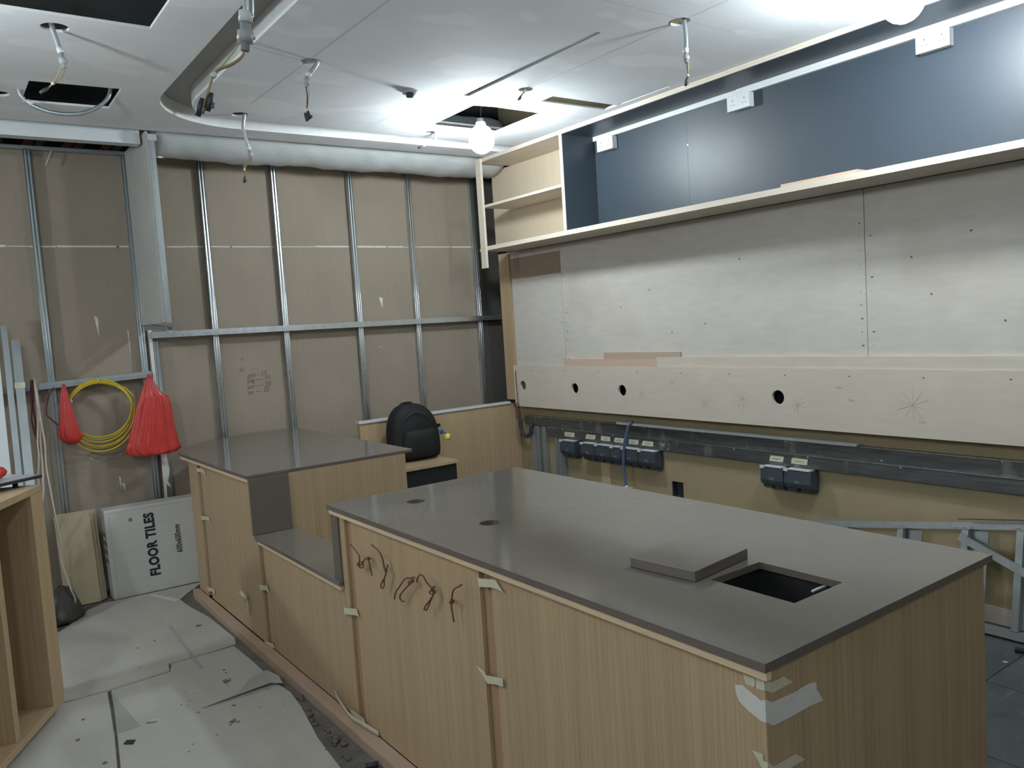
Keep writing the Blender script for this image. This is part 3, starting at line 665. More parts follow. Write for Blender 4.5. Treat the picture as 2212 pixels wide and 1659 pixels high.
CT = [('big', [(1.106, .887), (1.086, .894), (1.074, .889), (1.039, .876), (1.0285, .882), (1.0285, .832), (1.04, .830), (1.071, .841), (1.096, .854), (1.104, .87)], [(1.341, .882), (1.361, .869), (1.441, .865), (1.495, .867), (1.519, .862), (1.519, .846), (1.543, .812), (1.492, .816), (1.425, .816), (1.361, .818), (1.341, .832)], TAPEW, 'wide crumpled whitish tape wrapped round the near corner of the counter'),
      ('small', [(1.052, .923), (1.0285, .925), (1.0285, .901), (1.05, .898)], [(1.341, .925), (1.363, .912), (1.405, .912), (1.413, .904), (1.435, .89), (1.426, .889), (1.399, .889), (1.364, .888), (1.341, .901)], TAPE, 'small masking tape round the near corner, above the wide one'),
      ('low', [(1.067, .756), (1.04, .759), (1.039, .744), (1.0285, .745), (1.0285, .722), (1.043, .726)], [(1.341, .745), (1.36, .729), (1.436, .728), (1.448, .719), (1.468, .703), (1.418, .704), (1.36, .706), (1.341, .722)], TAPE, 'lowest masking tape round the near corner at the picture edge')]
for nm, fr, sd, m, lb in CT:
    mb = MB().plate(fr, [], YZ(1.3395), .001); mb.plate(sd, [], XZ(1.0275), .001)
    tag(mb.build('corner_tape', m), lb, 'tape', 'tapes round the near counter corner')
tag(MB().plate([(1.061, .919), (1.0545, .925), (1.0535, .906), (1.056, .899), (1.078, .899), (1.084, .92)], [], YZ(1.3405), .0005).build('masking_tape', TAPE), 'faint scrap of masking tape just under the plywood edging at the near corner', 'tape', 'masking tapes on the counter front')

# red-brown wire tails
WT = [([(1.341, 2.882, .803), (1.315, 2.85, .815), (1.315, 2.873, .81), (1.315, 2.899, .791), (1.313, 2.925, .772), (1.312, 2.949, .768), (1.312, 2.941, .778), (1.315, 2.91, .789), (1.318, 2.908, .771), (1.318, 2.927, .76), (1.315, 2.941, .764), (1.31, 2.921, .794), (1.31, 2.92, .812), (1.31, 2.928, .816), (1.308, 2.949, .829), (1.305, 2.984, .846)],
       [(1.315, 2.85, .814), (1.315, 2.842, .795), (1.315, 2.835, .774), (1.315, 2.828, .751)], 'knotted red wire tail with a loop, nearest the lowered section'),
      ([(1.341, 2.742, .805), (1.315, 2.703, .803), (1.315, 2.714, .803), (1.315, 2.717, .814), (1.312, 2.722, .847), (1.308, 2.744, .87), (1.302, 2.783, .885)],
       [(1.315, 2.704, .8), (1.315, 2.706, .788), (1.315, 2.719, .768), (1.313, 2.744, .743), (1.313, 2.755, .726), (1.315, 2.745, .72), (1.317, 2.733, .733), (1.317, 2.729, .756), (1.317, 2.709, .785)], 'red wire tail with a long loop, second from the lowered section'),
      ([(1.341, 2.54, .804), (1.315, 2.509, .812), (1.31, 2.532, .809), (1.308, 2.558, .793), (1.306, 2.586, .765), (1.306, 2.611, .745), (1.306, 2.626, .725), (1.306, 2.634, .708)],
       [(1.315, 2.498, .806), (1.312, 2.52, .799), (1.312, 2.521, .792), (1.315, 2.506, .798), (1.315, 2.496, .804), (1.315, 2.516, .791), (1.313, 2.558, .762), (1.313, 2.596, .732), (1.315, 2.606, .716), (1.317, 2.597, .707), (1.318, 2.58, .71)], 'red wire tail splayed in two curved ends, middle of the five'),
      ([(1.341, 2.39, .805), (1.315, 2.36, .809), (1.312, 2.367, .816), (1.308, 2.382, .828), (1.306, 2.401, .846), (1.304, 2.414, .849), (1.304, 2.43, .84), (1.304, 2.449, .817)],
       [(1.315, 2.36, .808), (1.311, 2.374, .795), (1.315, 2.362, .79), (1.319, 2.346, .802), (1.315, 2.356, .808), (1.315, 2.356, .791), (1.313, 2.379, .765), (1.312, 2.413, .737), (1.312, 2.421, .723), (1.315, 2.413, .721), (1.317, 2.404, .734), (1.317, 2.384, .759), (1.317, 2.361, .787)], 'red wire tail with a round knot and hooked top end'),
      ([(1.341, 2.274, .785), (1.315, 2.235, .805), (1.313, 2.229, .815), (1.31, 2.215, .837), (1.308, 2.198, .851), (1.306, 2.174, .862), (1.304, 2.148, .876)],
       [(1.315, 2.237, .798), (1.312, 2.246, .79), (1.315, 2.235, .788), (1.318, 2.226, .799), (1.315, 2.24, .783), (1.315, 2.237, .758), (1.315, 2.231, .728)], 'dark red wire tail with a straight lower end, nearest the taped groove')]
for up, dn, lb in WT:
    mb = MB().tube(smooth(up, 4), .0026, 7); mb.tube(smooth(dn, 4), .0026, 7); k = dn[0]
    mb.ball((k[0], k[1], k[2]), .006, .007, .008, 10, 7)
    tag(mb.build('wire_tail', BROWNW), lb, 'wire', 'wire tails on the counter front')

# ================================================================== FLOOR COVERING AND DEBRIS
def splat(mb, x, y, r, z=.0092):
    n = random.randint(9, 13)
    mb.add([(x + r * random.uniform(.5, 1.2) * math.cos(2 * PI * k / n), y + 1.2 * r * random.uniform(.5, 1.2) * math.sin(2 * PI * k / n), z) for k in range(n)], [tuple(range(n))], 1)
far = MB().plate([(-1.2, 4.475), (.35, 4.380), (.573, 4.366), (.862, 4.385), (.880, 4.488), (1.109, 4.482), (1.24, 4.50), (1.262, 4.60), (1.25, 5.05), (1.215, 5.32), (1.20, 5.56), (1.27, 5.66), (1.43, 5.85), (.80, 5.885), (.69, 5.81), (.58, 5.62), (.5, 5.51), (.2, 5.35), (-1.2, 5.35)], [], XY(.001), .008)
for x, y, r in ((1.16, 4.95, .03), (.9, 4.9, .012), (.8, 4.85, .012), (.75, 4.55, .01), (1.0, 5.2, .008)): splat(far, x, y, r * .7)
tag(far.build('protection_board', [SHEET, STAIN]), 'grey floor protection board in front of the tile carton', 'floor sheet', 'protection boards on the floor')
nl = MB().plate([(-1.2, 4.455), (.35, 4.364), (.563, 4.349), (.505, 3.833), (.462, 3.52), (.40, 3.0), (.3, 2.2), (-1.2, 2.2)], [], XY(.001), .008)
for x, y, r in ((.42, 4.1, .016), (.37, 3.9, .02), (.43, 3.6, .02), (.35, 3.4, .02)): splat(nl, x, y, r * .6)
tag(nl.build('protection_board', [SHEET, STAIN]), 'floor protection board beside the open oak cabinet, left of the long split', 'floor sheet', 'protection boards on the floor')
nr = MB().plate([(.582, 4.348), (.861, 4.366), (.892, 4.470), (1.1, 4.465), (1.22, 4.47), (1.23, 4.2), (1.229, 3.95), (1.224, 3.88), (1.246, 3.69), (1.228, 3.5), (1.173, 3.176), (1.149, 2.899), (1.1, 2.2), (.312, 2.2), (.412, 3.0), (.474, 3.52), (.517, 3.833)],
                [[(.868, 3.812), (1.0, 3.800), (1.19, 3.792), (1.195, 3.806), (1.0, 3.812)]], XY(.001), .008)
for x, y, r in ((1.048, 4.034, .032), (.94, 3.581, .022), (.962, 3.565, .014), (.925, 3.56, .009), (.955, 3.60, .014), (.995, 3.742, .014), (1.082, 4.182, .014), (1.08, 4.14, .01), (.853, 3.513, .009), (.848, 3.788, .01), (1.086, 3.633, .007),
                (.809, 3.927, .007), (.849, 3.943, .007), (.83, 3.9, .006), (1.177, 3.586, .007), (1.163, 3.065, .01), (1.04, 3.98, .008), (1.07, 4.05, .01), (.75, 3.5, .008), (.72, 3.45, .008), (.86, 4.05, .006), (.9, 4.0, .006), (.95, 4.0, .006)): splat(nr, x, y, r * .75)
tag(nr.build('protection_board', [SHEET, STAIN]), 'stained floor protection board along the counter plinth, right of the long split', 'floor sheet', 'protection boards on the floor')
fl = MB(); fl.prism([(.87, 3.8145, .010), (1.0, 3.815, .017), (1.2, 3.818, .025), (1.245, 3.78, .020), (1.25, 3.85, .033), (1.24, 4.0, .017), (1.15, 3.98, .0105), (1.05, 3.85, .0105)], (0, 0, .0015))
tag(fl.build('sheet_flap', SHEETF), 'lifted grey film flap at the short slit in the floor board', 'sheet flap')
tag(MB().plate([(.577, 4.335), (.613, 3.838), (.522, 3.837)], [], XY(.0094), .001).build('film_scrap', SHEETF), 'triangular grey film scrap beside the long split in the floor', 'film scrap')
tag(MB().plate([(1.014, 5.071), (1.030, 5.065), (1.008, 4.297), (.990, 4.30)], [], XY(.0094), .003).build('plastic_strip', PVCG), 'long pale plastic strip lying on the far floor board', 'strip')
tag(MB().plate([(1.06, 5.82), (1.10, 5.80), (1.20, 5.56), (1.165, 5.54)], [], XY(.0094), .001).build('floor_tape', TAPEW), 'whitish tape on the floor by the foot of the tile carton', 'tape')
tag(MB().plate([(.52, 3.712), (.537, 3.737), (.568, 3.714), (.552, 3.682)], [], XY(.0094), .004).build('black_chip', PLUG), 'small black chip lying beside the long split in the floor', 'chip')
tag(MB().tube([(.642, 3.848, .0155), (.681, 3.83, .0155)], .006, 8).build('tape_curl', PVCW), 'little white curl of tape on the stained floor board', 'tape curl')
rb = MB()
for k in range(26):
    y = random.uniform(2.75, 3.65); x = 1.265 - (3.65 - y) * .05 + random.uniform(-.03, .012); r = random.uniform(.006, .018)
    if x < 1.275: rb.ball((x - .01, y, r * .4), r, r * 1.2, r * .55, 7, 5, wob=.5)
rb = tag(rb.build('mortar_crumbs', CONC), 'grey mortar crumbs along the near end of the plinth', 'rubble'); rb['kind'] = 'stuff'
rbl = MB().tube([(1.225, 2.83, .012), (1.27, 2.81, .014)], .011, 10)
tag(rbl.build('rubber_plug', PLUG), 'dark rubber plug on the floor at the bottom picture edge', 'plug')
# right side floor
tag(MB().obox((4.03, 1.555, .008), (.03, -.085, 0), (.018, .006, 0), (0, 0, .007)).build('dark_bar', BLACK), 'short dark metal bar on the dark tiles at the right edge', 'bar')
tag(MB().plate(circ(3.85, 1.62, .012, 12), [], XY(.0005), .002).build('washer', PVCG), 'small pale disc on the dark tiles behind the counter', 'disc')

# ================================================================== LEFT SIDE
ang = math.radians(-27.5)
t = thing('oak_cabinet', 'open fronted oak cabinet at the left edge of the picture', 'cabinet', (.374, 4.283, 0), rz=ang)
t['_o'] = (0, 0, 0)
Y0 = -1.7
MB().box(-.52, 0, Y0, 0, 1.056, 1.088).build('top', OAK, t, bevel=.002)
MB().box(-.52, 0, Y0, 0, .05, .082).build('bottom_board', OAK, t, bevel=.002)
MB().box(-.50, 0, -.122, 0, .0825, 1.0555).build('end_column', OAK, t)
MB().box(-.50, -.02, -.45, -.408, .0825, 1.0555).build('divider', OAK, t)
MB().box(-.52, -.5005, Y0, 0, .0825, 1.0555).build('back_panel', OAKD, t)
MB().box(-.50, 0, Y0, Y0 + .1, .0825, 1.0555).build('near_column', OAK, t)
MB().box(-.46, -.09, Y0 + .05, -.09, .0093, .0495).build('base_block', OAKD, t)
P0 = Vector((.385, 4.305, 0)); d1 = Vector((-.84, -.54, 0)).normalized(); d2 = Vector((-.55, .835, 0)).normalized()
t = thing('tray_board', 'dusty dark edged board lying on the open oak cabinet', 'board', (.1, 4.2, 1.0885))
c = P0 + d1 * .45 + d2 * .17
child(MB().obox((c.x, c.y, 1.122), d1 * .45, d2 * .17, (0, 0, .007)), 'board', NAVY, t, bevel=.002)
child(MB().obox((c.x, c.y, 1.1297), d1 * .44, d2 * .16, (0, 0, .0006)), 'dusty_top', TRAYT, t)
for (a, b) in ((.10, .05), (.10, .29), (.8, .05), (.8, .29)):
    q = P0 + d1 * a + d2 * b; child(lathe((q.x, q.y, 1.0885), [(.012, 0), (.010, .0264)], 10), 'foot', BLACK, t)
rr = MB().ball((.165, 4.30, 1.166), .075, .06, .036, 16, 10, wob=.35)
tag(rr.build('red_bag', REDP), 'crumpled red plastic lump on the dusty board at the left edge', 'plastic bag')
# leaning profiles
def lean(xa, ya, xb, yb, z0, z1, w, d, m, label, tape=False):
    a, b = Vector((xa, ya, z0)), Vector((xb, yb, z1)); ax = (b - a) / 2; ce = (a + b) / 2
    s = Vector((1, 0, 0)); nrm = ax.normalized().cross(s); nrm = nrm if nrm.y < 0 else -nrm
    mb = MB().obox(ce + nrm * 0, ax, s * w / 2, nrm * .0015)
    mb.obox(ce - nrm * d / 2 + s * (w / 2 - .0015), ax, s * .0015, nrm * d / 2); mb.obox(ce - nrm * d / 2 - s * (w / 2 - .0015), ax, s * .0015, nrm * d / 2)
    o = tag(mb.build('metal_profile', m), label, 'metal profile', 'profiles leaning on the left wall')
    if tape:
        p = a + (b - a) * tape; u = ax.normalized()
        MB().obox(p + nrm * .0025, s * (w / 2 + .004), u * .019, nrm * .0008).build('tape_wrap', TAPE, o)
    return o, a, b, nrm
o, a, b, nr_ = lean(.295, 5.46, .352, 6.07, .0098, 1.99, .058, .02, WHITEM, 'leftmost pale profile leaning on the wall, with an orange sticker')
p = a + (b - a) * .875; MB().obox(p + nr_ * .0022 - Vector((.012, 0, 0)), (.016, 0, 0), (b - a).normalized() * .022, nr_ * .0006).build('sticker', ORANGE, o)
lean(.365, 5.50, .425, 6.115, .0098, 1.88, .034, .03, GALVD, 'narrow steel profile leaning on the wall, between the two wider ones')
lean(.415, 5.46, .478, 6.10, .0098, 1.785, .05, .025, GALVD, 'short wide steel profile leaning on the wall, wrapped with masking tape', .835)
# cables
def cable(pts, r, m, label, n=7):
    return tag(MB().tube(smooth(pts, 4), r, n).build('hanging_cable', m), label, 'cable', 'cables hanging on the left wall')
cable([(.573, 6.125, 1.50), (.573, 6.115, 1.515), (.568, 6.08, 1.429), (.562, 6.0, 1.253), (.565, 5.95, 1.118), (.556, 5.9, 1.03), (.551, 5.86, .936), (.557, 5.82, .797), (.563, 5.8, .675), (.572, 5.8, .563), (.573, 5.8, .461), (.572, 5.8, .36), (.583, 5.78, .281), (.598, 5.7, .19), (.613, 5.69, .124), (.595, 5.70, .02)], .0055, CREAMW, 'long cream cable running from the track down to the floor')
cable([(.558, 6.125, 1.505), (.558, 6.10, 1.52), (.554, 6.05, 1.431), (.552, 6.05, 1.286), (.535, 6.05, 1.113), (.535, 6.05, 1.044), (.527, 6.05, .961), (.513, 6.02, .855), (.50, 6.02, .5)], .0055, CREAMW, 'cream cable hanging nearest the steel profiles')
cable([(.565, 6.13, 1.50), (.559, 6.08, 1.522), (.555, 6.0, 1.433), (.556, 6.0, 1.253), (.546, 6.0, 1.116), (.545, 6.0, 1.012), (.541, 6.0, .908), (.534, 5.97, .87), (.528, 5.95, .8), (.505, 5.95, .68), (.45, 5.97, .4)], .0055, CREAMW, 'cream cable hanging in the middle of the three')
cable([(.545, 6.13, 1.49), (.545, 6.11, 1.514), (.534, 6.1, 1.459), (.527, 6.1, 1.321), (.52, 6.1, 1.252), (.53, 6.1, 1.159), (.547, 6.1, 1.122)], .006, MAROON, 'maroon wire hanging left of the cream cables')
cable([(.556, 6.133, 1.49), (.556, 6.12, 1.513), (.539, 6.115, 1.389), (.541, 6.115, 1.249), (.537, 6.115, 1.144), (.549, 6.11, 1.051), (.551, 6.06, 1.035)], .006, MAROON, 'longer maroon wire tied round the cream cables')
cable([(.668, 6.13, 1.455), (.653, 6.12, 1.43), (.624, 6.11, 1.38), (.608, 6.1, 1.283), (.624, 6.1, 1.26), (.641, 6.1, 1.236), (.70, 6.1, 1.17)], .004, MAROON, 'thin maroon wire looping left of the small red bag')
# cable coil
pts = []
for i in range(6 * 36 + 1):
    a = 2 * PI * i / 36; lp = i / 36
    rr_ = .19 + .0045 * lp + .004 * math.sin(lp * 2.3); dz = -.012 * (lp - 2.5)
    pts.append((.93 + rr_ * 1.02 * math.sin(a), 6.115 - .008 * math.sin(lp * 4), 1.262 + dz + (rr_ + .0) * math.cos(a) + .004 * lp * math.cos(a)))
pts += [(1.10, 6.11, 1.41), (1.13, 6.108, 1.37), (1.155, 6.108, 1.33)]
t = thing('cable_coil', 'coil of yellow cable hanging from the left track', 'cable coil', (.93, 6.115, 1.03))
child(MB().tube(pts, .0052, 6), 'loops', YEL, t)
child(MB().tube([(.94, 6.122, 1.515), (.935, 6.098, 1.48), (.93, 6.1, 1.445), (.93, 6.126, 1.44)], .002, 6), 'wire_tie', GALV, t)
for a in (5.2, 4.2): child(MB().obox((.93 + .2 * math.sin(a), 6.103, 1.26 + .2 * math.cos(a)), (.012, 0, .006), (-.004, 0, .009), (0, .001, 0)), 'cable_tag', PVCW, t)
# red bags
def redbag(cx, cz0, levels, label, nple, dep):
    rg = []
    for (z, xl, xr, pl) in levels:
        row = []
        for j in range(120):
            a = 2 * PI * j / 120; k = 1 + 1.5 * pl * (abs(math.cos(nple * .5 * a + 1.3 * math.sin(2 * a) + z * 1.5)) - .6) + pl * .5 * math.cos((nple * 2 + 1) * a + 6 * z) + random.uniform(-.012, .012)
            hw = (xr - xl) / 2; row.append(((xl + xr) / 2 + hw * k * math.cos(a), 6.075 + min(hw * .75, dep) * k * math.sin(a), z + random.uniform(-.003, .003)))
        rg.append(row)
    t = tag(MB().rings(rg).build('red_bag', REDP), label, 'plastic bag', 'red bags hanging from the left track')
    return t
redbag(0, 0, [(1.49, 1.245, 1.262, .1), (1.44, 1.225, 1.275, .2), (1.385, 1.205, 1.30, .2), (1.345, 1.19, 1.325, .16), (1.33, 1.185, 1.355, .14), (1.25, 1.155, 1.37, .13), (1.15, 1.125, 1.378, .11), (1.05, 1.09, 1.388, .10), (1.01, 1.075, 1.394, .09), (.985, 1.064, 1.398, .08), (.965, 1.066, 1.405, .10), (.945, 1.08, 1.40, .13), (.93, 1.12, 1.37, .15), (.922, 1.18, 1.30, .12)],
       'large red plastic bag hanging from the right end of the left track', 17, .055)
redbag(0, 0, [(1.47, .712, .728, .1), (1.40, .70, .742, .2), (1.30, .688, .757, .18), (1.20, .672, .775, .15), (1.14, .66, .792, .12), (1.115, .664, .797, .14), (1.095, .685, .79, .08), (1.07, .71, .76, .08)],
       'small red plastic bag hanging between the left stud and the cable coil', 13, .045)
# tile carton
t = thing('tile_carton', 'white floor tile carton leaning upright against the wall beside the counter', 'carton', (1.16, 5.98, .001))
al = math.radians(7.5); uy, uz = math.sin(al), math.cos(al)
def TB(u, v, w): return (.862 + u, 5.898 - .045 * u + v * uy + w * uz, .0052 + v * uz - w * uy + w * .14)
bx = MB(); n_ = [(0, 0), (.605, 0), (.605, .60), (0, .60)]
bx.add([TB(u, v, 0) for u, v in n_] + [TB(u, v, .14) for u, v in n_], [(0, 1, 2, 3), (7, 6, 5, 4), (0, 4, 5, 1), (1, 5, 6, 2), (2, 6, 7, 3), (3, 7, 4, 0)])
child(bx, 'box', CARTON, t, bevel=.006)
ex = Vector(TB(0, 1, 0)) - Vector(TB(0, 0, 0)); ey = -(Vector(TB(1, 0, 0)) - Vector(TB(0, 0, 0)))
def onface(u, v): return Vector(TB(u, v, -.0012))
text('lettering', 'FLOOR TILES', .087, frame_mat(onface(.302, .108), ex, ey), INK, t, .0042, .0004, .432)
text('lettering', '600x600mm', .054, frame_mat(onface(.462, .232), ex, ey), INK, t, .0011, .0004, .195)
h = MB(); n_ = 20
h.add([TB(.158 + .0135 * math.cos(2 * PI * k / n_), .515 + .0135 * math.sin(2 * PI * k / n_), -.0008) for k in range(n_)], [tuple(range(n_))])
child(h, 'finger_hole', mat('carton_hole', (120, 118, 112), .9), t)
h = MB()
for k, v in enumerate((.42, .36, .30, .24)):
    for q in range(2): h.add([TB(-.0012, v + q * .016, .01), TB(-.0012, v + q * .016, .12), TB(-.0012, v + q * .016 + .010, .12), TB(-.0012, v + q * .016 + .010, .01)], [(0, 1, 2, 3)])
child(h, 'side_print', INK, t)
h = MB(); h.add([TB(.005, .578, -.001), TB(.6, .578, -.001), TB(.6, .580, -.001), TB(.005, .580, -.001)], [(0, 1, 2, 3)])
h.add([TB(.028, .0, -.001), TB(.030, .0, -.001), TB(.030, .58, -.001), TB(.028, .58, -.001)], [(0, 1, 2, 3)])
child(h, 'flap_crease', mat('carton_crease', (160, 160, 156), .8), t)
# leaning boards
for (x0, x1, y, hgt, lb) in ((.583, .792, 5.962, .60, 'front MDF board of the stack leaning by the tile carton'), (.60, .816, 5.981, .605, 'middle MDF board of the stack leaning by the tile carton'), (.605, .835, 6.0, .61, 'rear MDF board of the stack leaning by the tile carton')):
    al2 = math.radians(13)
    mb = MB().obox(((x0 + x1) / 2, y + hgt / 2 * math.sin(al2), .0065 + hgt / 2 * math.cos(al2)), ((x1 - x0) / 2, -.008, 0), (0, hgt / 2 * math.sin(al2), hgt / 2 * math.cos(al2)), (0, .008 * math.cos(al2), -.008 * math.sin(al2)))
    tag(mb.build('mdf_board', MDF), lb, 'board', 'boards leaning by the tile carton')
rg = []
for z, k in ((.0098, 1.0), (.035, 1.08), (.09, .9), (.15, .62), (.19, .4), (.205, .12)):
    rg.append([(.53 + .11 * k * math.cos(2 * PI * j / 24) * (1 + .12 * math.sin(5 * j)) + (z * .12), 5.72 + .12 * k * math.sin(2 * PI * j / 24) * (1 + .1 * math.cos(3 * j)) + z * .3, z + random.uniform(-.012, .012) * (z > .01)) for j in range(24)])
tag(MB().rings(rg).build('polythene_heap', GREYD), 'dark crumpled polythene heap on the floor in front of the MDF boards', 'polythene')

# ================================================================== LEANING STEEL FRAME (right)
t = thing('stud_framework', 'steel stud frame with a diagonal brace leaning on the right wall', 'frame', (4.15, 1.8, .005))
def bar(mb, a, b, w, d, s=None):
    a, b = Vector(a), Vector(b); u = (b - a).normalized(); nx = Vector((-1, 0, .15)); nx = (nx - nx.dot(u) * u).normalized(); sd = u.cross(nx)
    ce = (a + b) / 2; mb.obox(ce + nx * d / 2, (b - a) / 2, sd * w / 2, nx * .0015)
    for q in (1, -1): mb.obox(ce + sd * q * (w / 2 - .0015), (b - a) / 2, sd * .0015, nx * d / 2)
    return mb
def fx(z): return 4.125 + .18 * z
A, B = (fx(.36), 2.93, .36), (fx(.60), 1.2, .622)
child(bar(MB(), A, B, .036, .04), 'top_rail', GALVD, t)
child(bar(MB(), (fx(.02), 2.93, .026), (fx(.02), 1.2, .026), .036, .05), 'bottom_rail', GALVD, t)
for y in (2.62, 2.28, 1.945, 1.69, 1.42):
    zt = .36 + (2.93 - y) / 1.73 * .262 - .02
    m_ = MB(); bar(m_, (fx(.05), y, .046), (fx(zt), y, zt), .032, .034); m_.obox((fx(.3) + .02, y - .05, (zt + .05) / 2), (.002, 0, 0), (0, .045, 0), ((fx(zt) - fx(.05)) / 2, 0, (zt - .05) / 2))
    child(m_, 'upright', GALVD, t)
child(bar(MB(), (fx(.45) - .036, 1.96, .46), (fx(.2) - .036, 1.2, .16), .038, .018), 'diagonal_brace', GALVD, t)
for y in (2.3, 2.26, 1.99, 1.95, 1.91, 1.70):
    zt = .36 + (2.93 - y) / 1.73 * .262; child(MB().ball((fx(zt) - .042, y, zt - .002), .005, nu=8, nv=5), 'rivet', GALV, t)
tag(MB().obox((4.13, 1.66, .60), (.02, -.02, 0), (.0, .26, -.036), (0, 0, .002)).build('metal_strip', TRK), 'thin dark metal strip lying on top of the leaning steel frame', 'strip')

# ================================================================== CEILING WIRES AND LAMPS
def whip(label, hole, pts, ic, ig, m_wire=BROWNW, rc=.0105, plugs=1, scale=1.0, earth=True):
    """flexible conduit tail: pts[:ic] conduit, collar to ic+1, gland to ig, wires after"""
    P = [Vector(p) for p in pts]
    P[0] = Vector(P[0]); top = Vector((P[0].x, P[0].y, ZC + .06))
    base = P[-1]
    t = thing('cable_tail', label, 'cable', tuple(base), 'cable tails hanging from the ceiling')
    cp = smooth([top] + P[:ic], 6)
    child(MB().tube(cp, rc, 12), 'conduit', GALVD, t)
    a, b = P[ic - 1], P[ic]; d = (b - a).normalized()
    child(MB().tube([a - d * .004, b], rc * 1.25, 12), 'collar', PVCW, t)
    gp = P[ic:ig + 1]; g0, g1 = gp[0], gp[-1]
    gm = MB().tube([g0 + (g1 - g0) * f for f in (0, .3, .31, .7, .71, 1)], [rc * 1.0, rc * 1.0, rc * 1.5, rc * 1.5, rc * .8, rc * .8], 8)
    gm.ball(g0 + (g1 - g0) * .5 + Vector((rc * 1.5, 0, 0)), rc * .35, nu=8, nv=6)
    child(gm, 'gland', PVCG, t)
    wp = P[ig:]
    W = MB()
    for q in range(3):
        off = Vector((random.uniform(-1, 1), random.uniform(-1, 1), random.uniform(-1, 1))) * .0025 * scale
        W.tube([p + off * (0 if i in (0, len(wp) * 4) else 1) for i, p in enumerate(smooth(wp, 4))], .0024 * scale, 6)
    child(W, 'wires', m_wire, t)
    if earth and len(wp) > 2:
        mid = wp[len(wp) // 2]
        child(MB().tube(smooth([b + Vector((rc, rc * .3, 0)), (b + mid) / 2 + Vector((.012 * scale, 0, .0)), mid], 5), .0018 * scale, 6), 'earth_wire', GREENW, t)
        u = (wp[len(wp) // 2 + 0] - wp[len(wp) // 2 - 1]).normalized()
        child(MB().tube([mid - u * .006 * scale, mid + u * .006 * scale], .006 * scale, 8), 'cable_tie', PVCW, t)
    e = wp[-1]; u = (wp[-1] - wp[-2]).normalized(); sd = Vector((1, -.4, 0)).normalized()
    for q in range(plugs):
        p = e + sd * (q - (plugs - 1) / 2) * .018 * scale - u * q * .012
        m_ = MB().tube([p - u * .03 * scale, p - u * .012 * scale, p + u * .012 * scale], [.005 * scale, .008 * scale, .007 * scale], 8)
        m_.obox(p + sd * .009 * scale, sd * .005 * scale, u * .006 * scale, Vector((0, 0, 1)).cross(sd) * .004 * scale)
        child(m_, 'connector', PLUG, t)
    return t
whip('conduit tail beside the large dark opening, its wires hanging over the small one', None, [(.563, 3.904, 3.05), (.57, 3.903, 3.02), (.582, 3.901, 2.964), (.586, 3.9, 2.945), (.591, 3.899, 2.927), (.593, 3.899, 2.885), (.586, 3.9, 2.861), (.568, 3.903, 2.836), (.544, 3.906, 2.817), (.526, 3.909, 2.798), (.503, 3.912, 2.781)], 3, 5, TANW)
whip('conduit tail with two dark plugs just right of the big near one', None, [(1.721, 3.861, 3.05), (1.7, 3.87, 3.015), (1.681, 3.879, 2.993), (1.670, 3.885, 2.978), (1.664, 3.886, 2.954), (1.661, 3.887, 2.926), (1.664, 3.886, 2.893), (1.662, 3.887, 2.865), (1.657, 3.889, 2.813), (1.656, 3.89, 2.791), (1.66, 3.888, 2.771)], 3, 5, BROWNW, plugs=2)
whip('long curved conduit tail hanging in front of the wrapped duct', None, [(1.705, 4.954, 3.049), (1.697, 4.957, 3.001), (1.694, 4.958, 2.959), (1.71, 4.952, 2.86), (1.716, 4.951, 2.840), (1.724, 4.949, 2.79), (1.715, 4.951, 2.771), (1.682, 4.962, 2.754), (1.679, 4.963, 2.723), (1.681, 4.962, 2.692), (1.674, 4.964, 2.655)], 4, 5, TANW)
whip('straight conduit tail hanging near the overhead cabinet top', None, [(3.027, 2.626, 3.05), (3.029, 2.623, 3.006), (3.03, 2.622, 2.952), (3.028, 2.624, 2.922), (3.028, 2.625, 2.903), (3.028, 2.625, 2.86), (3.03, 2.622, 2.817), (3.031, 2.622, 2.80), (3.024, 2.629, 2.765)], 4, 5, BROWNW, plugs=1)
whip('tiny cable tail in the hole between the long slot and the rectangular opening', None, [(3.0, 3.826, 3.052), (2.996, 3.829, 3.043), (2.992, 3.832, 3.036), (2.986, 3.836, 3.03), (2.98, 3.842, 3.02), (2.966, 3.852, 2.998)], 2, 3, BROWNW, rc=.006, earth=False, scale=.9)
whip('small pale cable tail bent sideways left of the lit bulb', None, [(3.04, 4.933, 3.05), (3.039, 4.934, 3.03), (3.038, 4.934, 3.017), (3.032, 4.938, 3.0), (3.016, 4.948, 2.986), (2.967, 4.978, 2.961), (2.938, 4.995, 2.953)], 2, 3, CREAMW, rc=.009, earth=False)
k = .6
GP = [(1.101, 3.032, 3.025), (1.097, 3.033, 2.95), (1.084, 3.037, 2.90), (1.081, 3.039, 2.866), (1.076, 3.041, 2.805), (1.072, 3.042, 2.765), (1.059, 3.047, 2.74), (1.02, 3.061, 2.711), (.986, 3.074, 2.698), (.962, 3.082, 2.674), (.944, 3.089, 2.625), (.927, 3.095, 2.582), (.915, 3.1, 2.545)]
GP = [(x * k, y * k, 1.7 + (z - 1.7) * k) for x, y, z in GP]
GP = [(.668, 1.825, 3.04), (.662, 1.82, 2.75)] + GP[1:]
whip('big cable tail close to the camera with silver gland and three plugs', None, GP, 4, 6, TANW, rc=.0125, plugs=2, scale=.95)
lp = MB().tube(smooth([(.508, 4.90, 3.25), (.52, 4.89, 3.06), (.545, 4.885, 2.998), (.584, 4.879, 2.969), (.651, 4.869, 2.945), (.736, 4.856, 2.937), (.825, 4.842, 2.955), (.903, 4.83, 3.005), (.942, 4.823, 3.07), (.954, 4.822, 3.20)], 5), .0105, 10)
ob = tag(lp.build('conduit_loop', GALVD), 'grey conduit loop sagging out of the small rectangular ceiling opening', 'conduit')
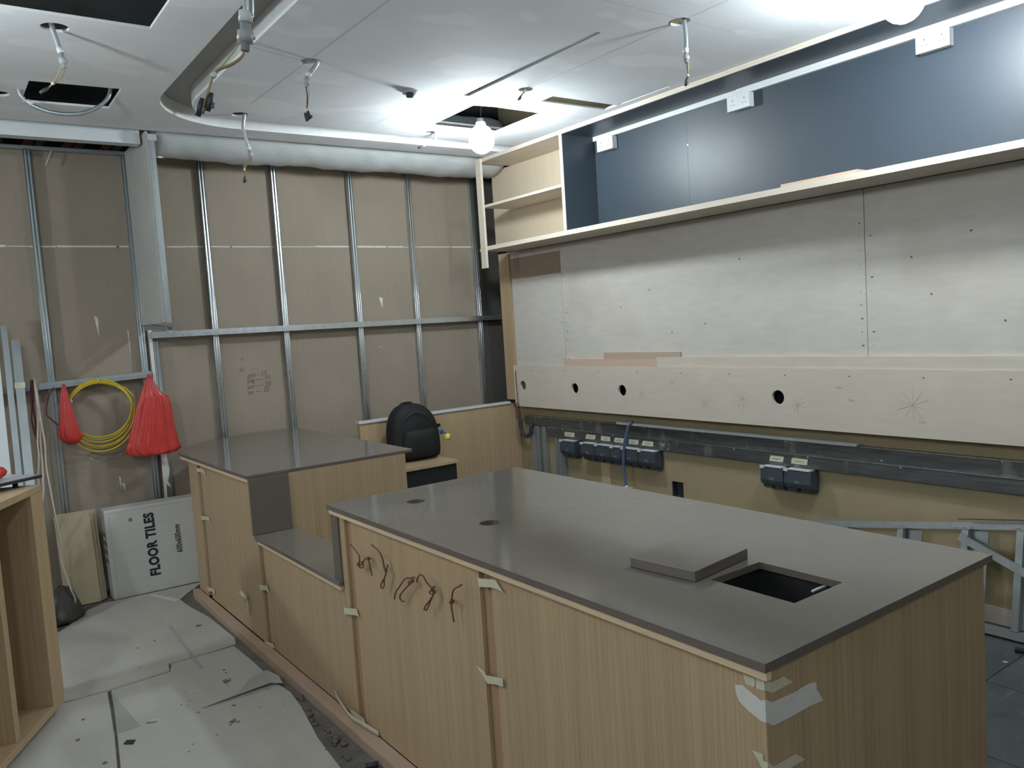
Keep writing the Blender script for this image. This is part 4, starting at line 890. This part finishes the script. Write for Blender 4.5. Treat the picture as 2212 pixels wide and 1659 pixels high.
MB().tube([(.553, 4.884, 2.994), (.575, 4.880, 2.975)], .013, 10).build('coupling', PVCW, ob)
tag(MB().tube(smooth([(.82, 6.2, 3.04), (.80, 6.19, 3.0), (.77, 6.19, 2.93)], 4), .004, 6).build('string_end', CREAMW), 'short pale string hanging from the top track on the left', 'string')
# things glimpsed above the openings
tag(MB().box(-.2, .95, 5.0, 5.08, 3.3, 3.36).build('hanger_channel', GALVD), 'steel hanger channel above the small rectangular ceiling opening', 'channel')
tag(MB().tube([(.2, 2.6, 3.45), (.6, 4.2, 3.5)], .06, 14).build('ceiling_pipe', VOID), 'dark pipe inside the large ceiling opening', 'pipe')

def bulb(loc, label, r=.085, nu=20, nv=12):
    x, y, z = loc
    t = thing('light_bulb', label, 'light bulb', (x, y, z - r), 'temporary bare bulbs')
    child(MB().ball((x, y, z), r, r, r * 1.08, nu, nv), 'globe', BULB, t)
    child(lathe((x, y, z + r * .98), [(.034, 0), (.03, .03), (.022, .035), (.022, .05)], 16), 'socket', PVCW, t)
    child(MB().tube(smooth([(x, y, z + r + .045), (x + .01, y, z + r + .12), (x + .02, y + .02, ZC + .3)], 4), .004, 6), 'cord', BLACK, t)
    return t
bulb((3.06, 4.40, 2.89), 'lit bare bulb hanging below the square ceiling opening')
bulb((3.37, 1.765, 2.905), 'lit bare bulb at the top edge of the picture, over the overhead cabinet')
bulb((-2.2, 4.4, 2.78), 'lit bare bulb over the left part of the room, near the stud wall', .096, 10, 6)
bulb((-.22, 3.30, 2.62), 'lit bare bulb over the aisle just outside the left picture edge', .063, 10, 6)
bulb((-1.3, .55, 2.85), 'lit bare bulb over the near left part of the floor', .051, 10, 6)
bulb((-.7, -1.1, 2.85), 'lit bare bulb over the floor behind the camera', .085, 10, 6)

# ================================================================== CAMERA, WORLD
cam = bpy.data.cameras.new('camera'); co_ = bpy.data.objects.new('camera', cam); COL.objects.link(co_)
yaw, pit, rol, F = math.radians(35.8393657), math.radians(-4.46456436), math.radians(-3.68242937), 1740.0351504636733
fw = Vector((math.sin(yaw) * math.cos(pit), math.cos(yaw) * math.cos(pit), math.sin(pit)))
ri = Vector((math.cos(yaw), -math.sin(yaw), 0)); up = ri.cross(fw)
r2 = math.cos(rol) * ri + math.sin(rol) * up; u2 = -math.sin(rol) * ri + math.cos(rol) * up
M = Matrix((r2, u2, -fw)).transposed().to_4x4(); M.translation = (0, 0, 1.70)
co_.matrix_world = M
cam.sensor_fit = 'HORIZONTAL'; cam.sensor_width = 36; cam.lens = F / 2212 * 36; cam.clip_start = .02
SC.camera = co_
wd = bpy.data.worlds.new('world'); SC.world = wd; wd.use_nodes = True
wd.node_tree.nodes['Background'].inputs['Color'].default_value = (.5, .55, .6, 1); wd.node_tree.nodes['Background'].inputs['Strength'].default_value = .05
SC.view_settings.view_transform = 'Standard'; SC.view_settings.look = 'None'; SC.view_settings.gamma = 1; SC.view_settings.exposure = -0.40
SC.view_settings.use_curve_mapping = False
SC.cycles.max_bounces = 6; SC.cycles.diffuse_bounces = 4; SC.cycles.glossy_bounces = 3; SC.cycles.adaptive_threshold = .02; SC.cycles.use_denoising = True
SC.cycles.sample_clamp_indirect = 6; SC.cycles.use_light_tree = False
for ob in bpy.data.objects:
    if '_o' in ob: del ob['_o']
